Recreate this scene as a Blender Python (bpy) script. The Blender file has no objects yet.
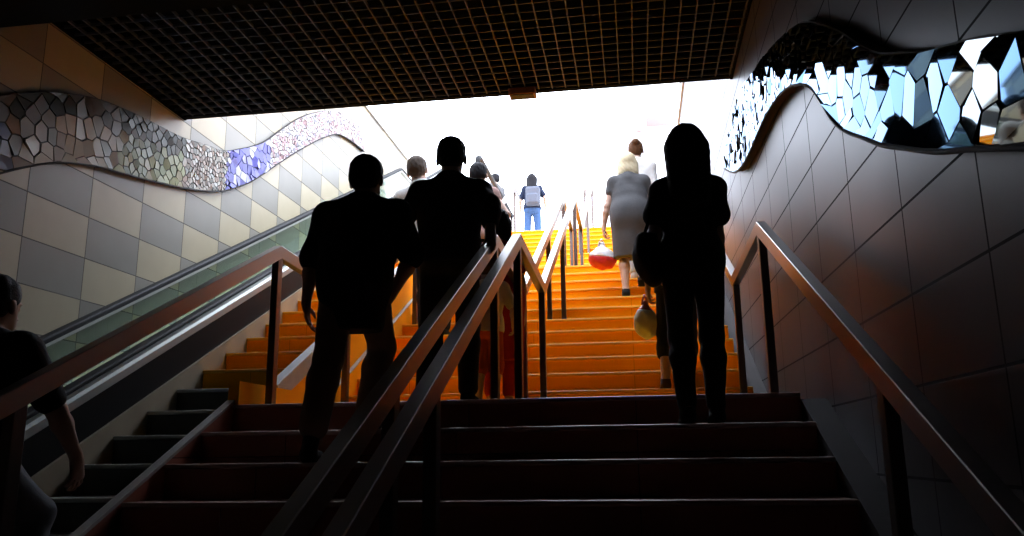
import bpy, bmesh, math, random
import numpy as np
from mathutils import Vector, Matrix

random.seed(7)
rng = np.random.default_rng(7)
S = bpy.context.scene
COL = S.collection

# ------------------------------------------------------------------ place
RISE, RUN = 0.16, 0.3237
M = RISE / RUN
Y_L1, Z_L1 = 4.454, 0.287            # edge of the first landing
LAND = 1.714
N1, N2, N3 = 12, 12, 12              # risers of the three flights
Y_F2 = Y_L1 + LAND
Y_L2 = Y_F2 + (N2 - 1) * RUN
Z_L2 = Z_L1 + N2 * RISE
Y_F3 = Y_L2 + LAND
Y_ST = Y_F3 + (N3 - 1) * RUN
Z_ST = Z_L2 + N3 * RISE
Z_FLOOR = Z_L1 - N1 * RISE
XR, XL = 0.967, -4.2                 # inner faces of the side walls
X_TREAD_R, X_DIV = 0.84, -2.265
X_SIDE_L, X_SIDE_R = -3.06, -2.30
SIDE_C = -2.13                       # side stair nosing line: z = M*y + SIDE_C
CEIL_Z, CEIL_Y = 3.20, 6.92
WALL_TOP = 5.60


# ------------------------------------------------------------------ materials
def mat(name, color, rough=0.6, metal=0.0, spec=0.5, var=0.0, var_scale=6.0, bump=0.0, bump_scale=60.0,
        coat=0.0, trans=0.0, ior=1.45, sheen=0.0, rough_var=0.0):
    m = bpy.data.materials.new(name)
    m.use_nodes = True
    nt = m.node_tree
    b = nt.nodes['Principled BSDF']
    b.inputs['Base Color'].default_value = (*color, 1)
    b.inputs['Roughness'].default_value = rough
    b.inputs['Metallic'].default_value = metal
    b.inputs['Specular IOR Level'].default_value = spec
    b.inputs['Coat Weight'].default_value = coat
    b.inputs['Transmission Weight'].default_value = trans
    b.inputs['IOR'].default_value = ior
    b.inputs['Sheen Weight'].default_value = sheen
    if var or bump or rough_var:
        geo = nt.nodes.new('ShaderNodeNewGeometry')
        n = nt.nodes.new('ShaderNodeTexNoise')
        n.inputs['Scale'].default_value = var_scale
        n.inputs['Detail'].default_value = 4
        nt.links.new(geo.outputs['Position'], n.inputs['Vector'])
        if var:
            mix = nt.nodes.new('ShaderNodeMix')
            mix.data_type = 'RGBA'
            mix.inputs[6].default_value = (*[c * (1 - var) for c in color], 1)
            mix.inputs[7].default_value = (*[min(1, c * (1 + var)) for c in color], 1)
            nt.links.new(n.outputs['Fac'], mix.inputs[0])
            nt.links.new(mix.outputs[2], b.inputs['Base Color'])
        if rough_var:
            mr = nt.nodes.new('ShaderNodeMapRange')
            mr.inputs['To Min'].default_value = max(0, rough - rough_var)
            mr.inputs['To Max'].default_value = rough + rough_var
            nt.links.new(n.outputs['Fac'], mr.inputs['Value'])
            nt.links.new(mr.outputs['Result'], b.inputs['Roughness'])
        if bump:
            n2 = nt.nodes.new('ShaderNodeTexNoise')
            n2.inputs['Scale'].default_value = bump_scale
            nt.links.new(geo.outputs['Position'], n2.inputs['Vector'])
            bp = nt.nodes.new('ShaderNodeBump')
            bp.inputs['Strength'].default_value = bump
            bp.inputs['Distance'].default_value = 0.01
            nt.links.new(n2.outputs['Fac'], bp.inputs['Height'])
            nt.links.new(bp.outputs['Normal'], b.inputs['Normal'])
    return m


def tile_mat(name, y0, z0, w, h, colA, colB, grout, gw, rough, checker=True, axis='Y', coat=0.0, spec=0.5, var=0.08):
    """square-laid tiles on a wall that runs along Y (or X): grid lines at y0 + i*w, z0 + j*h"""
    m = bpy.data.materials.new(name)
    m.use_nodes = True
    nt = m.node_tree
    N, L = nt.nodes, nt.links
    b = N['Principled BSDF']
    geo = N.new('ShaderNodeNewGeometry')
    sep = N.new('ShaderNodeSeparateXYZ')
    L.new(geo.outputs['Position'], sep.inputs[0])

    def math_(op, a, v=None, v2=None):
        n = N.new('ShaderNodeMath')
        n.operation = op
        for i, x in enumerate((a, v, v2)):
            if x is None:
                continue
            if isinstance(x, (int, float)):
                n.inputs[i].default_value = x
            else:
                L.new(x, n.inputs[i])
        return n.outputs[0]
    u = math_('DIVIDE', math_('SUBTRACT', sep.outputs[axis], y0), w)
    v = math_('DIVIDE', math_('SUBTRACT', sep.outputs['Z'], z0), h)
    fu, fv = math_('FLOOR', u), math_('FLOOR', v)
    du = math_('MULTIPLY', math_('PINGPONG', u, 0.5), w)
    dv = math_('MULTIPLY', math_('PINGPONG', v, 0.5), h)
    line = math_('LESS_THAN', math_('MINIMUM', du, dv), gw / 2)
    comb = N.new('ShaderNodeCombineXYZ')
    L.new(fu, comb.inputs[0])
    L.new(fv, comb.inputs[1])
    wn = N.new('ShaderNodeTexWhiteNoise')
    L.new(comb.outputs[0], wn.inputs['Vector'])
    mixc = N.new('ShaderNodeMix')
    mixc.data_type = 'RGBA'
    mixc.inputs[6].default_value = (*colA, 1)
    mixc.inputs[7].default_value = (*colB, 1)
    if checker:
        par = math_('FLOORED_MODULO', math_('ADD', fu, fv), 2.0)
        L.new(math_('GREATER_THAN', par, 0.5), mixc.inputs[0])
    else:
        L.new(wn.outputs['Value'], mixc.inputs[0])
    noise = N.new('ShaderNodeTexNoise')
    noise.inputs['Scale'].default_value = 5
    noise.inputs['Detail'].default_value = 5
    L.new(geo.outputs['Position'], noise.inputs['Vector'])
    k = math_('ADD', math_('MULTIPLY', noise.outputs['Fac'], 2 * var), math_('ADD', math_('MULTIPLY', wn.outputs['Value'], var), 1 - 1.5 * var))
    scl = N.new('ShaderNodeVectorMath')
    scl.operation = 'SCALE'
    L.new(mixc.outputs[2], scl.inputs[0])
    L.new(k, scl.inputs['Scale'])
    mixg = N.new('ShaderNodeMix')
    mixg.data_type = 'RGBA'
    L.new(line, mixg.inputs[0])
    L.new(scl.outputs[0], mixg.inputs[6])
    mixg.inputs[7].default_value = (*grout, 1)
    L.new(mixg.outputs[2], b.inputs['Base Color'])
    L.new(math_('ADD', math_('MULTIPLY', line, 0.5), rough), b.inputs['Roughness'])
    bp = N.new('ShaderNodeBump')
    bp.inputs['Strength'].default_value = 0.6
    bp.inputs['Distance'].default_value = 0.006
    L.new(math_('SUBTRACT', 1.0, line), bp.inputs['Height'])
    L.new(bp.outputs['Normal'], b.inputs['Normal'])
    b.inputs['Coat Weight'].default_value = coat
    b.inputs['Specular IOR Level'].default_value = spec
    return m


MT = {}
MT['tile_left'] = tile_mat('beige_grey_tile', 5.687, 1.8575, 0.6777, 0.3291, (0.42, 0.36, 0.245), (0.245, 0.23, 0.195), (0.09, 0.08, 0.065), 0.009, 0.35, spec=0.4)
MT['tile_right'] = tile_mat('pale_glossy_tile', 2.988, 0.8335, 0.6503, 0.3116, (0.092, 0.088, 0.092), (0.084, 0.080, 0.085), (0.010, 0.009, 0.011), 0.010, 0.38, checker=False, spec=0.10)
MT['tile_back'] = tile_mat('hall_tile', 0, 0, 0.6, 0.3, (0.06, 0.052, 0.048), (0.055, 0.05, 0.045), (0.02, 0.02, 0.02), 0.01, 0.5, checker=False, axis='X')
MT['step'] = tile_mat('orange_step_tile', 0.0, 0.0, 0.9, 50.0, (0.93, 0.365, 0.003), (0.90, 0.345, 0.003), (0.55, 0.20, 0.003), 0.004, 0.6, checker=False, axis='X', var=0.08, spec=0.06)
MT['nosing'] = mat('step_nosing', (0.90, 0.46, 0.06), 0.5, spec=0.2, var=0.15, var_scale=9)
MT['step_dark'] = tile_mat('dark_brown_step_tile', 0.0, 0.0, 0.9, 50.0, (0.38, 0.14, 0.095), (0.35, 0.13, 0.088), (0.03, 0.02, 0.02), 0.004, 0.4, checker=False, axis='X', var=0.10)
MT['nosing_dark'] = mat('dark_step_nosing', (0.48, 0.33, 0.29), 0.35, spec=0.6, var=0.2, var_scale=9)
MT['gap_shade'] = mat('stringer_gap_shade', (0.05, 0.042, 0.04), 0.6, spec=0.2, var=0.15, var_scale=8)  # stringer filling the gap at the right wall, gap shadow put into its colour
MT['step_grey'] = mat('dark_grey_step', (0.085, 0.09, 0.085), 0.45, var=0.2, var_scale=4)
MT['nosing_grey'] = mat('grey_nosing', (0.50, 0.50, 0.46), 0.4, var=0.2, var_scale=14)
MT['kerb'] = mat('pale_granite', (0.40, 0.385, 0.36), 0.45, var=0.15, var_scale=20)
MT['plinth'] = mat('beige_stone', (0.36, 0.30, 0.21), 0.5, var=0.15, var_scale=5)
MT['steel'] = mat('brushed_steel', (0.34, 0.305, 0.285), 0.33, metal=1.0)
MT['steel_dark'] = mat('dark_steel', (0.16, 0.13, 0.12), 0.36, metal=1.0)
MT['black'] = mat('matt_black_paint', (0.004, 0.004, 0.005), 0.95, spec=0.05)
MT['grid'] = mat('dark_metal_grid', (0.055, 0.06, 0.085), 0.5, metal=0.0, spec=0.3)
MT['soffit'] = mat('dark_soffit', (0.006, 0.006, 0.006), 0.9, spec=0.1)
MT['concrete'] = mat('concrete', (0.5, 0.48, 0.45), 0.8, var=0.15, var_scale=3)
MT['hall_floor'] = mat('hall_floor', (0.04, 0.036, 0.034), 0.6, var=0.2, var_scale=3)
MT['paving'] = mat('street_paving', (0.62, 0.60, 0.57), 0.8, var=0.1, var_scale=3)
MT['rubber'] = mat('black_rubber', (0.015, 0.015, 0.016), 0.6, spec=0.2)
def thin_glass(name, tint):
    m = bpy.data.materials.new(name)
    m.use_nodes = True
    nt = m.node_tree
    nt.nodes.remove(nt.nodes['Principled BSDF'])
    out = nt.nodes['Material Output']
    tr = nt.nodes.new('ShaderNodeBsdfTransparent')
    tr.inputs['Color'].default_value = (*tint, 1)
    gl = nt.nodes.new('ShaderNodeBsdfGlossy')
    gl.inputs['Roughness'].default_value = 0.03
    lw = nt.nodes.new('ShaderNodeLayerWeight')
    lw.inputs['Blend'].default_value = 0.5
    pw = nt.nodes.new('ShaderNodeMath')
    pw.operation = 'POWER'
    pw.inputs[1].default_value = 4.0
    nt.links.new(lw.outputs['Facing'], pw.inputs[0])
    fr = nt.nodes.new('ShaderNodeMath')
    fr.operation = 'MULTIPLY_ADD'
    fr.inputs[1].default_value = 0.5
    fr.inputs[2].default_value = 0.03
    nt.links.new(pw.outputs[0], fr.inputs[0])
    mx = nt.nodes.new('ShaderNodeMixShader')
    nt.links.new(fr.outputs[0], mx.inputs[0])
    nt.links.new(tr.outputs[0], mx.inputs[1])
    nt.links.new(gl.outputs[0], mx.inputs[2])
    nt.links.new(mx.outputs[0], out.inputs['Surface'])
    return m


MT['glass'] = thin_glass('green_glass', (0.86, 0.94, 0.89))
MT['esc_metal'] = mat('escalator_steel', (0.42, 0.44, 0.41), 0.5, metal=0.6)
MT['esc_dark'] = mat('escalator_cladding', (0.006, 0.006, 0.006), 0.5, spec=0.15)
MT['esc_step'] = mat('escalator_step', (0.20, 0.20, 0.21), 0.45, metal=0.7)
MT['band_back'] = mat('mosaic_mortar', (0.035, 0.03, 0.03), 0.8)
MT['brown'] = mat('brown_box', (0.30, 0.12, 0.07), 0.6)


def vcol_mat(name, rough, metal, spec=0.5):
    """shard material: each shard's own colour is stored per face"""
    m = bpy.data.materials.new(name)
    m.use_nodes = True
    nt = m.node_tree
    b = nt.nodes['Principled BSDF']
    a = nt.nodes.new('ShaderNodeAttribute')
    a.attribute_name = 'shard'
    nt.links.new(a.outputs['Color'], b.inputs['Base Color'])
    b.inputs['Roughness'].default_value = rough
    b.inputs['Metallic'].default_value = metal
    b.inputs['Specular IOR Level'].default_value = spec
    return m


MT['shard_mirror'] = vcol_mat('dark_mirror_shards', 0.03, 1.0)
MT['shard_mirror'].node_tree.nodes['Principled BSDF'].inputs['Specular Tint'].default_value = (0.68, 0.83, 1.0, 1)
MT['shard_ceramic'] = vcol_mat('ceramic_shards', 0.35, 0.0, 0.25)


# ------------------------------------------------------------------ helpers
def link(name, me, m, parent=None):
    o = bpy.data.objects.new(name, me)
    COL.objects.link(o)
    if m is not None:
        for x in (m if isinstance(m, (list, tuple)) else [m]):
            me.materials.append(x)
    if parent is not None:
        o.parent = parent
    return o


def tag(o, label=None, cat=None, group=None, kind=None):
    if label:
        o['label'] = label
    if cat:
        o['category'] = cat
    if group:
        o['group'] = group
    if kind:
        o['kind'] = kind
    return o


def empty(name, loc=(0, 0, 0), rz=0.0):
    o = bpy.data.objects.new(name, None)
    COL.objects.link(o)
    o.location = loc
    o.rotation_euler = (0, 0, rz)
    o.empty_display_size = 0.2
    return o


def bm_obj(name, bm, m, parent=None, smooth=False):
    bmesh.ops.recalc_face_normals(bm, faces=bm.faces)
    me = bpy.data.meshes.new(name)
    bm.to_mesh(me)
    bm.free()
    if smooth:
        me.polygons.foreach_set('use_smooth', [True] * len(me.polygons))
    return link(name, me, m, parent)


def add_box(bm, lo, hi, bevel=0.0):
    c = [(a + b) / 2 for a, b in zip(lo, hi)]
    s = [abs(b - a) for a, b in zip(lo, hi)]
    r = bmesh.ops.create_cube(bm, size=1.0, matrix=Matrix.Translation(c) @ Matrix.Diagonal((*s, 1)))
    if bevel:
        ed = list({e for v in r['verts'] for e in v.link_edges})
        bmesh.ops.bevel(bm, geom=ed, offset=bevel, segments=2, affect='EDGES', profile=0.5)


def add_prism_x(bm, yz, x0, x1):
    """polygon in the Y-Z plane swept along X"""
    a = [bm.verts.new((x0, y, z)) for y, z in yz]
    b = [bm.verts.new((x1, y, z)) for y, z in yz]
    n = len(yz)
    bm.faces.new(a)
    bm.faces.new(b[::-1])
    for i in range(n):
        bm.faces.new((a[i], b[i], b[(i + 1) % n], a[(i + 1) % n]))


def add_rail(bm, path, x, wid, hgt, bevel=0.008):
    """rectangular tube with mitred corners; path = (y, z) of its top centre line"""
    secs = []
    n = len(path)
    for i, (y, z) in enumerate(path):
        d0 = Vector((path[i][0] - path[i - 1][0], path[i][1] - path[i - 1][1])).normalized() if i else None
        d1 = Vector((path[i + 1][0] - path[i][0], path[i + 1][1] - path[i][1])).normalized() if i < n - 1 else None
        if d0 is None:
            nn, k = Vector((-d1.y, d1.x)), 1
        elif d1 is None:
            nn, k = Vector((-d0.y, d0.x)), 1
        else:
            n0, n1 = Vector((-d0.y, d0.x)), Vector((-d1.y, d1.x))
            nn = (n0 + n1).normalized()
            k = 1 / max(0.3, nn.dot(n0))
        top = Vector((y, z))
        bot = top - nn * hgt * k
        c = bevel
        ring = []
        for (sx, t) in ((-wid / 2, c), (-wid / 2 + c, 0), (wid / 2 - c, 0), (wid / 2, c), (wid / 2, hgt - c), (wid / 2 - c, hgt), (-wid / 2 + c, hgt), (-wid / 2, hgt - c)):
            p = top + (bot - top) * (t / hgt)
            ring.append(bm.verts.new((x + sx, p.x, p.y)))
        secs.append(ring)
    for a, b in zip(secs, secs[1:]):
        for j in range(8):
            bm.faces.new((a[j], a[(j + 1) % 8], b[(j + 1) % 8], b[j]))
    bm.faces.new(secs[0])
    bm.faces.new(secs[-1][::-1])


def add_tube(bm, pts, r, seg=10, r_end=None):
    rings = []
    pts = [Vector(p) for p in pts]
    up = Vector((0, 0, 1))
    for i, p in enumerate(pts):
        d = (pts[min(i + 1, len(pts) - 1)] - pts[max(i - 1, 0)]).normalized()
        a = d.cross(up)
        if a.length < 1e-3:
            a = d.cross(Vector((1, 0, 0)))
        a.normalize()
        b = d.cross(a).normalized()
        rr = r if r_end is None else r + (r_end - r) * i / (len(pts) - 1)
        rings.append([bm.verts.new(p + (a * math.cos(t) + b * math.sin(t)) * rr) for t in (2 * math.pi * k / seg for k in range(seg))])
    for A, B in zip(rings, rings[1:]):
        for j in range(seg):
            bm.faces.new((A[j], A[(j + 1) % seg], B[(j + 1) % seg], B[j]))
    bm.faces.new(rings[0][::-1])
    bm.faces.new(rings[-1])


# ------------------------------------------------------------------ stairs
def flight(name, x0, x1, y_first, z_low, n, label, top_to, m, mn, depth=0.5):
    """n risers starting at y_first from level z_low; the last tread runs on to y = top_to"""
    yz = [(y_first, z_low - 0.02)]
    for k in range(n):
        y = y_first + k * RUN
        z = z_low + (k + 1) * RISE
        yz.append((y, z))
        yz.append((y + RUN if k < n - 1 else top_to, z))
    yz.append((top_to, yz[-1][1] - depth))
    yz.append((y_first + depth, z_low - 0.02 - 0.1))
    bm = bmesh.new()
    add_prism_x(bm, yz, x0, x1)
    o = bm_obj(name, bm, m)
    tag(o, label, 'stairs', kind='structure')
    for k in range(n):
        y = y_first + k * RUN
        z = z_low + (k + 1) * RISE
        bm = bmesh.new()
        add_box(bm, (x0, y - 0.012, z - 0.020), (x1, y + 0.045, z + 0.004), 0.006)
        bm_obj('nosing_strip', bm, mn, o)  # paler strip puts the light caught on the step edge into colour
    return o


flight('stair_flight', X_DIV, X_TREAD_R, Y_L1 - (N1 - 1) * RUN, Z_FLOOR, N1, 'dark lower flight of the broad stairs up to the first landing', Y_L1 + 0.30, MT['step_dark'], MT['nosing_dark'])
bm = bmesh.new()
add_box(bm, (X_DIV, Y_L1 + 0.30, Z_L1 - 0.3), (X_TREAD_R, Y_F2 + 0.2, Z_L1))
tag(bm_obj('landing_floor', bm, MT['step']), 'orange landing between the dark lower flight and the middle flight', 'landing', kind='structure')
flight('stair_flight', X_DIV, X_TREAD_R, Y_F2, Z_L1, N2, 'orange middle flight of the broad stairs between the two landings', Y_F3, MT['step'], MT['nosing'])
flight('stair_flight', X_DIV, X_TREAD_R, Y_F3, Z_L2, N3, 'bright yellow top flight of the broad stairs below the street', Y_ST + 0.6, MT['step'], MT['nosing'])

# narrow side stair without a landing: the lower steps are dark grey stone, the upper ones orange
k0 = math.ceil((Z_FLOOR - SIDE_C) / M / RUN - 1e-6)
y_side0 = (Z_FLOOR + RISE - SIDE_C) / M
n_dark = int(round((0.46 - (Z_FLOOR)) / RISE))
n_side = int(round((Z_ST - Z_FLOOR) / RISE))
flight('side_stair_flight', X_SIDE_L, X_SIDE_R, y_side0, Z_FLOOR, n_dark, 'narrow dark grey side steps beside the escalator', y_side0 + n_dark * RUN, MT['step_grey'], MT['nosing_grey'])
flight('side_stair_flight', X_SIDE_L, X_SIDE_R, y_side0 + n_dark * RUN, Z_FLOOR + n_dark * RISE, n_side - n_dark, 'narrow orange side steps above the grey ones beside the escalator', Y_ST + 0.6, MT['step'], MT['nosing'])

# divider wall between side stair and broad stairs
DIV1, DIV2, DIVZ = -1.895, -2.06, 0.425
y_a, y_b = Y_L1, (DIVZ - DIV2) / M
y_end = (Z_ST + 0.1 - DIV2) / M
ylo = (Z_FLOOR + 0.1 - DIV1) / M
bm = bmesh.new()
add_prism_x(bm, [(ylo, Z_FLOOR), (ylo, Z_FLOOR + 0.1), (y_a, M * y_a + DIV1), (y_a, Z_FLOOR)], X_SIDE_R, X_DIV)
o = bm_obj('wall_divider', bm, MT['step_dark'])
tag(o, 'low dark sloping wall between the grey side steps and the lower flight', 'wall', kind='structure')
bm = bmesh.new()
add_rail(bm, [(ylo, Z_FLOOR + 0.11), (y_a, M * y_a + DIV1 + 0.012)], (X_SIDE_R + X_DIV) / 2, 0.045, 0.02, 0.002)
bm_obj('coping', bm, MT['kerb'], o)['label'] = 'pale granite coping'
bm = bmesh.new()
add_prism_x(bm, [(y_a, Z_FLOOR), (y_a, DIVZ), (y_b, DIVZ), (y_end, Z_ST + 0.1), (Y_ST + 0.6, Z_ST + 0.1), (Y_ST + 0.6, Z_ST - 1.5), (y_a + 4, Z_FLOOR)], X_SIDE_R, X_DIV)
o = bm_obj('wall_divider', bm, MT['step'])
tag(o, 'orange wall between the narrow orange side steps and the first landing', 'wall', kind='structure')
bm = bmesh.new()
add_rail(bm, [(y_b - 0.05, DIVZ + 0.02), (y_b + 0.05, DIVZ + 0.075), (y_end, Z_ST + 0.15), (Y_ST + 0.6, Z_ST + 0.15)], (X_SIDE_R + X_DIV) / 2 + 0.005, 0.07, 0.125, 0.006)
bm_obj('coping', bm, MT['kerb'], o)['label'] = 'pale granite coping'

# low kerb along the landing and middle flight, in front of that wall
KX0, KX1 = X_DIV, X_DIV + 0.03
yk0 = (DIVZ + 2.475) / M
bm = bmesh.new()
add_prism_x(bm, [(Y_L1, Z_L1 - 0.05), (Y_L1, DIVZ), (yk0, DIVZ), (Y_L2, M * Y_L2 - 2.475), (Y_L2, Z_L2 - 0.4), (Y_F2 + 0.4, Z_L1 - 0.05)], KX0, KX1)
o = bm_obj('trim_3', bm, MT['step'])
tag(o, 'low orange kerb along the side of the first landing and middle flight', 'kerb', kind='structure')
bm = bmesh.new()
add_rail(bm, [(yk0 + 0.02, DIVZ + 0.018), (Y_L2, M * Y_L2 - 2.457)], (KX0 + KX1) / 2, 0.034, 0.018, 0.003)
bm_obj('coping', bm, MT['kerb'], o)['label'] = 'pale kerb edge'

# kerb against the right wall
bm = bmesh.new()
yk = lambda z, c: (z - c) / M
kz = -0.03
add_prism_x(bm, [(Y_L1 - (N1 - 1) * RUN - 0.25, Z_FLOOR), (Y_L1 - (N1 - 1) * RUN - 0.1, Z_FLOOR + 0.22), (Y_L1, Z_L1 + kz), (Y_F2 - 0.1, Z_L1 + kz), (Y_L2, Z_L2 + kz), (Y_F3 - 0.1, Z_L2 + kz),
                 (Y_ST, Z_ST + kz), (Y_ST + 0.6, Z_ST + kz), (Y_ST + 0.6, Z_ST - 1.0), (Y_L1 + 3, Z_FLOOR)], X_TREAD_R, XR)
o = bm_obj('baseboard_right', bm, MT['gap_shade'])
tag(o, 'stringer coloured dark as the shaded gap at the foot of the tiled wall beside the broad stairs', 'skirting', kind='structure')

# ------------------------------------------------------------------ room shell
def box_struct(name, lo, hi, m, label=None, cat=None):
    bm = bmesh.new()
    add_box(bm, lo, hi)
    o = bm_obj(name, bm, m)
    return tag(o, label, cat, kind='structure')


box_struct('wall_left', (XL - 0.35, -4.2, Z_FLOOR - 0.1), (XL, 14.85, WALL_TOP), MT['tile_left'], 'wall of beige and grey chequered tiles with a wavy mosaic, beyond the escalator', 'wall')
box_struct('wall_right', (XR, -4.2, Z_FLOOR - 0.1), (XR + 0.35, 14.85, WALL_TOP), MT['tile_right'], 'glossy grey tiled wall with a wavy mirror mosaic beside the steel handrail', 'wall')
bm = bmesh.new()
add_box(bm, (XL - 0.40, 6.95, WALL_TOP), (XL + 0.03, 14.88, WALL_TOP + 0.05))
tag(bm_obj('trim_1', bm, MT['kerb']), 'stone coping on top of the chequered tile wall', 'coping', kind='structure')
bm = bmesh.new()
add_box(bm, (XR - 0.03, 6.95, WALL_TOP), (XR + 0.40, 14.88, WALL_TOP + 0.05))
tag(bm_obj('trim_2', bm, MT['kerb']), 'stone coping on top of the glossy grey tiled wall', 'coping', kind='structure')
box_struct('wall_back', (XL - 0.35, -4.4, Z_FLOOR - 0.1), (XR + 0.35, -4.2, 4.1), MT['tile_back'], 'tiled end wall of the underground hall', 'wall')
box_struct('floor', (XL, -4.2, Z_FLOOR - 0.15), (XR, 1.9, Z_FLOOR), MT['hall_floor'], 'dark floor of the underground hall', 'floor')

# ceiling: solid near part, then an open grid hung under a black slab
ceil = box_struct('ceiling', (XL - 0.35, -4.4, 3.80), (XR + 0.35, CEIL_Y, 4.13), MT['black'], 'black ceiling slab over the lower stairs with an open metal grid below', 'ceiling')
Y_GRID = 4.27
bm = bmesh.new()
add_box(bm, (XL, -4.2, 2.70), (XR, Y_GRID, CEIL_Z + 0.10))
bm_obj('soffit_panel', bm, MT['soffit'], ceil)
bm = bmesh.new()
add_box(bm, (XL, CEIL_Y - 0.025, CEIL_Z - 0.005), (XR, CEIL_Y, 3.80))
add_box(bm, (XL, CEIL_Y - 0.06, CEIL_Z - 0.005), (XR, CEIL_Y, CEIL_Z + 0.012))
bm_obj('fascia', bm, MT['soffit'], ceil)
bm = bmesh.new()
cell = 0.1195
x = XR - 0.03
while x > XL:
    add_box(bm, (x - 0.005, Y_GRID, CEIL_Z), (x + 0.005, CEIL_Y - 0.03, CEIL_Z + 0.026))
    x -= cell
y = CEIL_Y - 0.09
while y > Y_GRID:
    add_box(bm, (XL, y - 0.004, CEIL_Z + 0.002), (XR, y + 0.004, CEIL_Z + 0.025))
    y -= cell
bm_obj('ceiling_grid', bm, MT['grid'], ceil)
for xs in (XL, XR - 0.02):
    bm = bmesh.new()
    add_box(bm, (xs, Y_GRID, CEIL_Z - 0.012), (xs + 0.02, CEIL_Y, 3.80))
    bm_obj('edge_board', bm, MT['black'], ceil)

# street level around the stairwell
bm = bmesh.new()
add_box(bm, (-40, Y_ST + 0.6, Z_ST - 0.3), (40, 70, Z_ST))
o = bm_obj('street_pavement', bm, MT['paving'])
tag(o, 'pale street paving at the top of the stairs', 'pavement', kind='structure')
for nm, lab, x0, x1 in (('street_pavement', 'pale street paving beside the chequered tile wall', -40, XL - 0.35), ('street_pavement', 'pale street paving beside the glossy grey wall', XR + 0.35, 40)):
    bm = bmesh.new()
    add_box(bm, (x0, -20, Z_ST - 0.3), (x1, Y_ST + 0.6, Z_ST))
    tag(bm_obj(nm, bm, MT['paving']), lab, 'pavement', kind='structure')
bm = bmesh.new()
add_box(bm, (XL, Y_ST - 1.25, Z_ST - 0.4), (X_SIDE_L, Y_ST + 0.6, Z_ST))
tag(bm_obj('street_pavement', bm, MT['paving']), 'paving at the head of the escalator', 'pavement', kind='structure')

# ------------------------------------------------------------------ handrails
A1, D1 = (4.72, 1.285), (6.04, 1.245)
A2, D2 = (10.0, 3.19), (11.32, 3.16)
A3 = (15.27, 5.11)
RAIL = [(0.62, A1[1] - M * (A1[0] - 0.62)), A1, D1, A2, D2, A3, (15.9, 5.11)]


def rail_z(y):
    for (y0, z0), (y1, z1) in zip(RAIL, RAIL[1:]):
        if y0 <= y <= y1:
            return z0 + (z1 - z0) * (y - y0) / (y1 - y0)
    return RAIL[-1][1]


def ground_z(y):
    if y < Y_L1 - (N1 - 1) * RUN:
        return Z_FLOOR
    if y < Y_L1:
        return Z_L1 - RISE * math.ceil((Y_L1 - y) / RUN - 1e-9)
    if y < Y_F2:
        return Z_L1
    if y < Y_L2:
        return Z_L1 + RISE * (math.floor((y - Y_F2) / RUN) + 1)
    if y < Y_F3:
        return Z_L2
    if y < Y_ST:
        return Z_L2 + RISE * (math.floor((y - Y_F3) / RUN) + 1)
    return Z_ST


def side_z(y):
    k = math.floor((y - y_side0) / RUN) + 1
    return min(Z_ST, Z_FLOOR + k * RISE)


def handrail(x, wid, label, posts, path=RAIL, h=0.078):
    t = empty('handrail', (x, path[0][0], ground_z(path[0][0])))
    tag(t, label, 'handrail', 'steel handrails of the broad stairs')
    t_inv = Matrix.Translation(t.location).inverted()

    def put(name, bm, m):
        bmesh.ops.transform(bm, matrix=t_inv, verts=bm.verts)
        return bm_obj(name, bm, m, t)
    bm = bmesh.new()
    add_rail(bm, path, x, wid, h, 0.003)
    put('top_rail', bm, MT['steel'])
    for y in posts:
        g = ground_z(y)
        bm = bmesh.new()
        add_box(bm, (x - 0.022, y - 0.032, g), (x + 0.022, y + 0.032, rail_z(y) - 0.055), 0.004)
        po = put('post', bm, MT['steel_dark'])
        bm = bmesh.new()
        add_box(bm, (x - 0.05, y - 0.06, g), (x + 0.05, y + 0.06, g + 0.008), 0.002)
        bmesh.ops.transform(bm, matrix=t_inv, verts=bm.verts)
        bm_obj('base_plate', bm, MT['steel_dark'], po)
    return t


POSTS = [0.75, 2.66, A1[0] + 0.01, D1[0] - 0.02, 8.0, A2[0] + 0.01, D2[0] - 0.02, 13.3, A3[0]]
X_A, X_B, X_RL, X_RR = -0.66, -0.80, -2.17, 0.755
handrail(X_A, 0.052, 'steel handrail in mid-stairs, the one of the central pair nearer the woman in black', POSTS)
handrail(X_B, 0.052, 'steel handrail in mid-stairs under the hand of the man in the dark shirt', POSTS)
handrail(X_RL, 0.052, 'steel handrail between the narrow side steps and the broad stairs', POSTS)
handrail(X_RR, 0.052, 'steel handrail along the glossy grey tiled wall', POSTS)

# horizontal guard rail at street level beside the narrow stair
t = empty('guard_rail', (-2.33, 12.4, Z_ST))
tag(t, 'dark guard rail at street level at the head of the narrow side steps', 'guard rail')
bm = bmesh.new()
add_tube(bm, [(0, -0.18, 0.36), (0, -0.12, 0.50), (0, 0, 0.56), (0, 0.4, 0.57), (0, 3.6, 0.60)], 0.042)
bm_obj('top_rail', bm, MT['rubber'], t, True)
for yy in (0.3, 1.9, 3.5):
    bm = bmesh.new()
    add_tube(bm, [(0, yy, 0.0), (0, yy, 0.57)], 0.022)
    bm_obj('post', bm, MT['steel_dark'], t, True)

# ------------------------------------------------------------------ escalator
ESC_H = -1.70                      # handrail line z = M*y + ESC_H
esc = empty('escalator', (-3.6, 2.0, Z_FLOOR))
tag(esc, 'escalator with glass balustrade along the chequered tile wall', 'escalator')
EI = Matrix.Translation(esc.location).inverted()


def eput(name, bm, m, smooth=False, parent=None):
    bmesh.ops.transform(bm, matrix=EI, verts=bm.verts)
    return bm_obj(name, bm, m, parent or esc, smooth)


y_top = (Z_ST + 0.95 - ESC_H) / M
y_bot = (Z_FLOOR + 0.95 - ESC_H) / M


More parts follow.
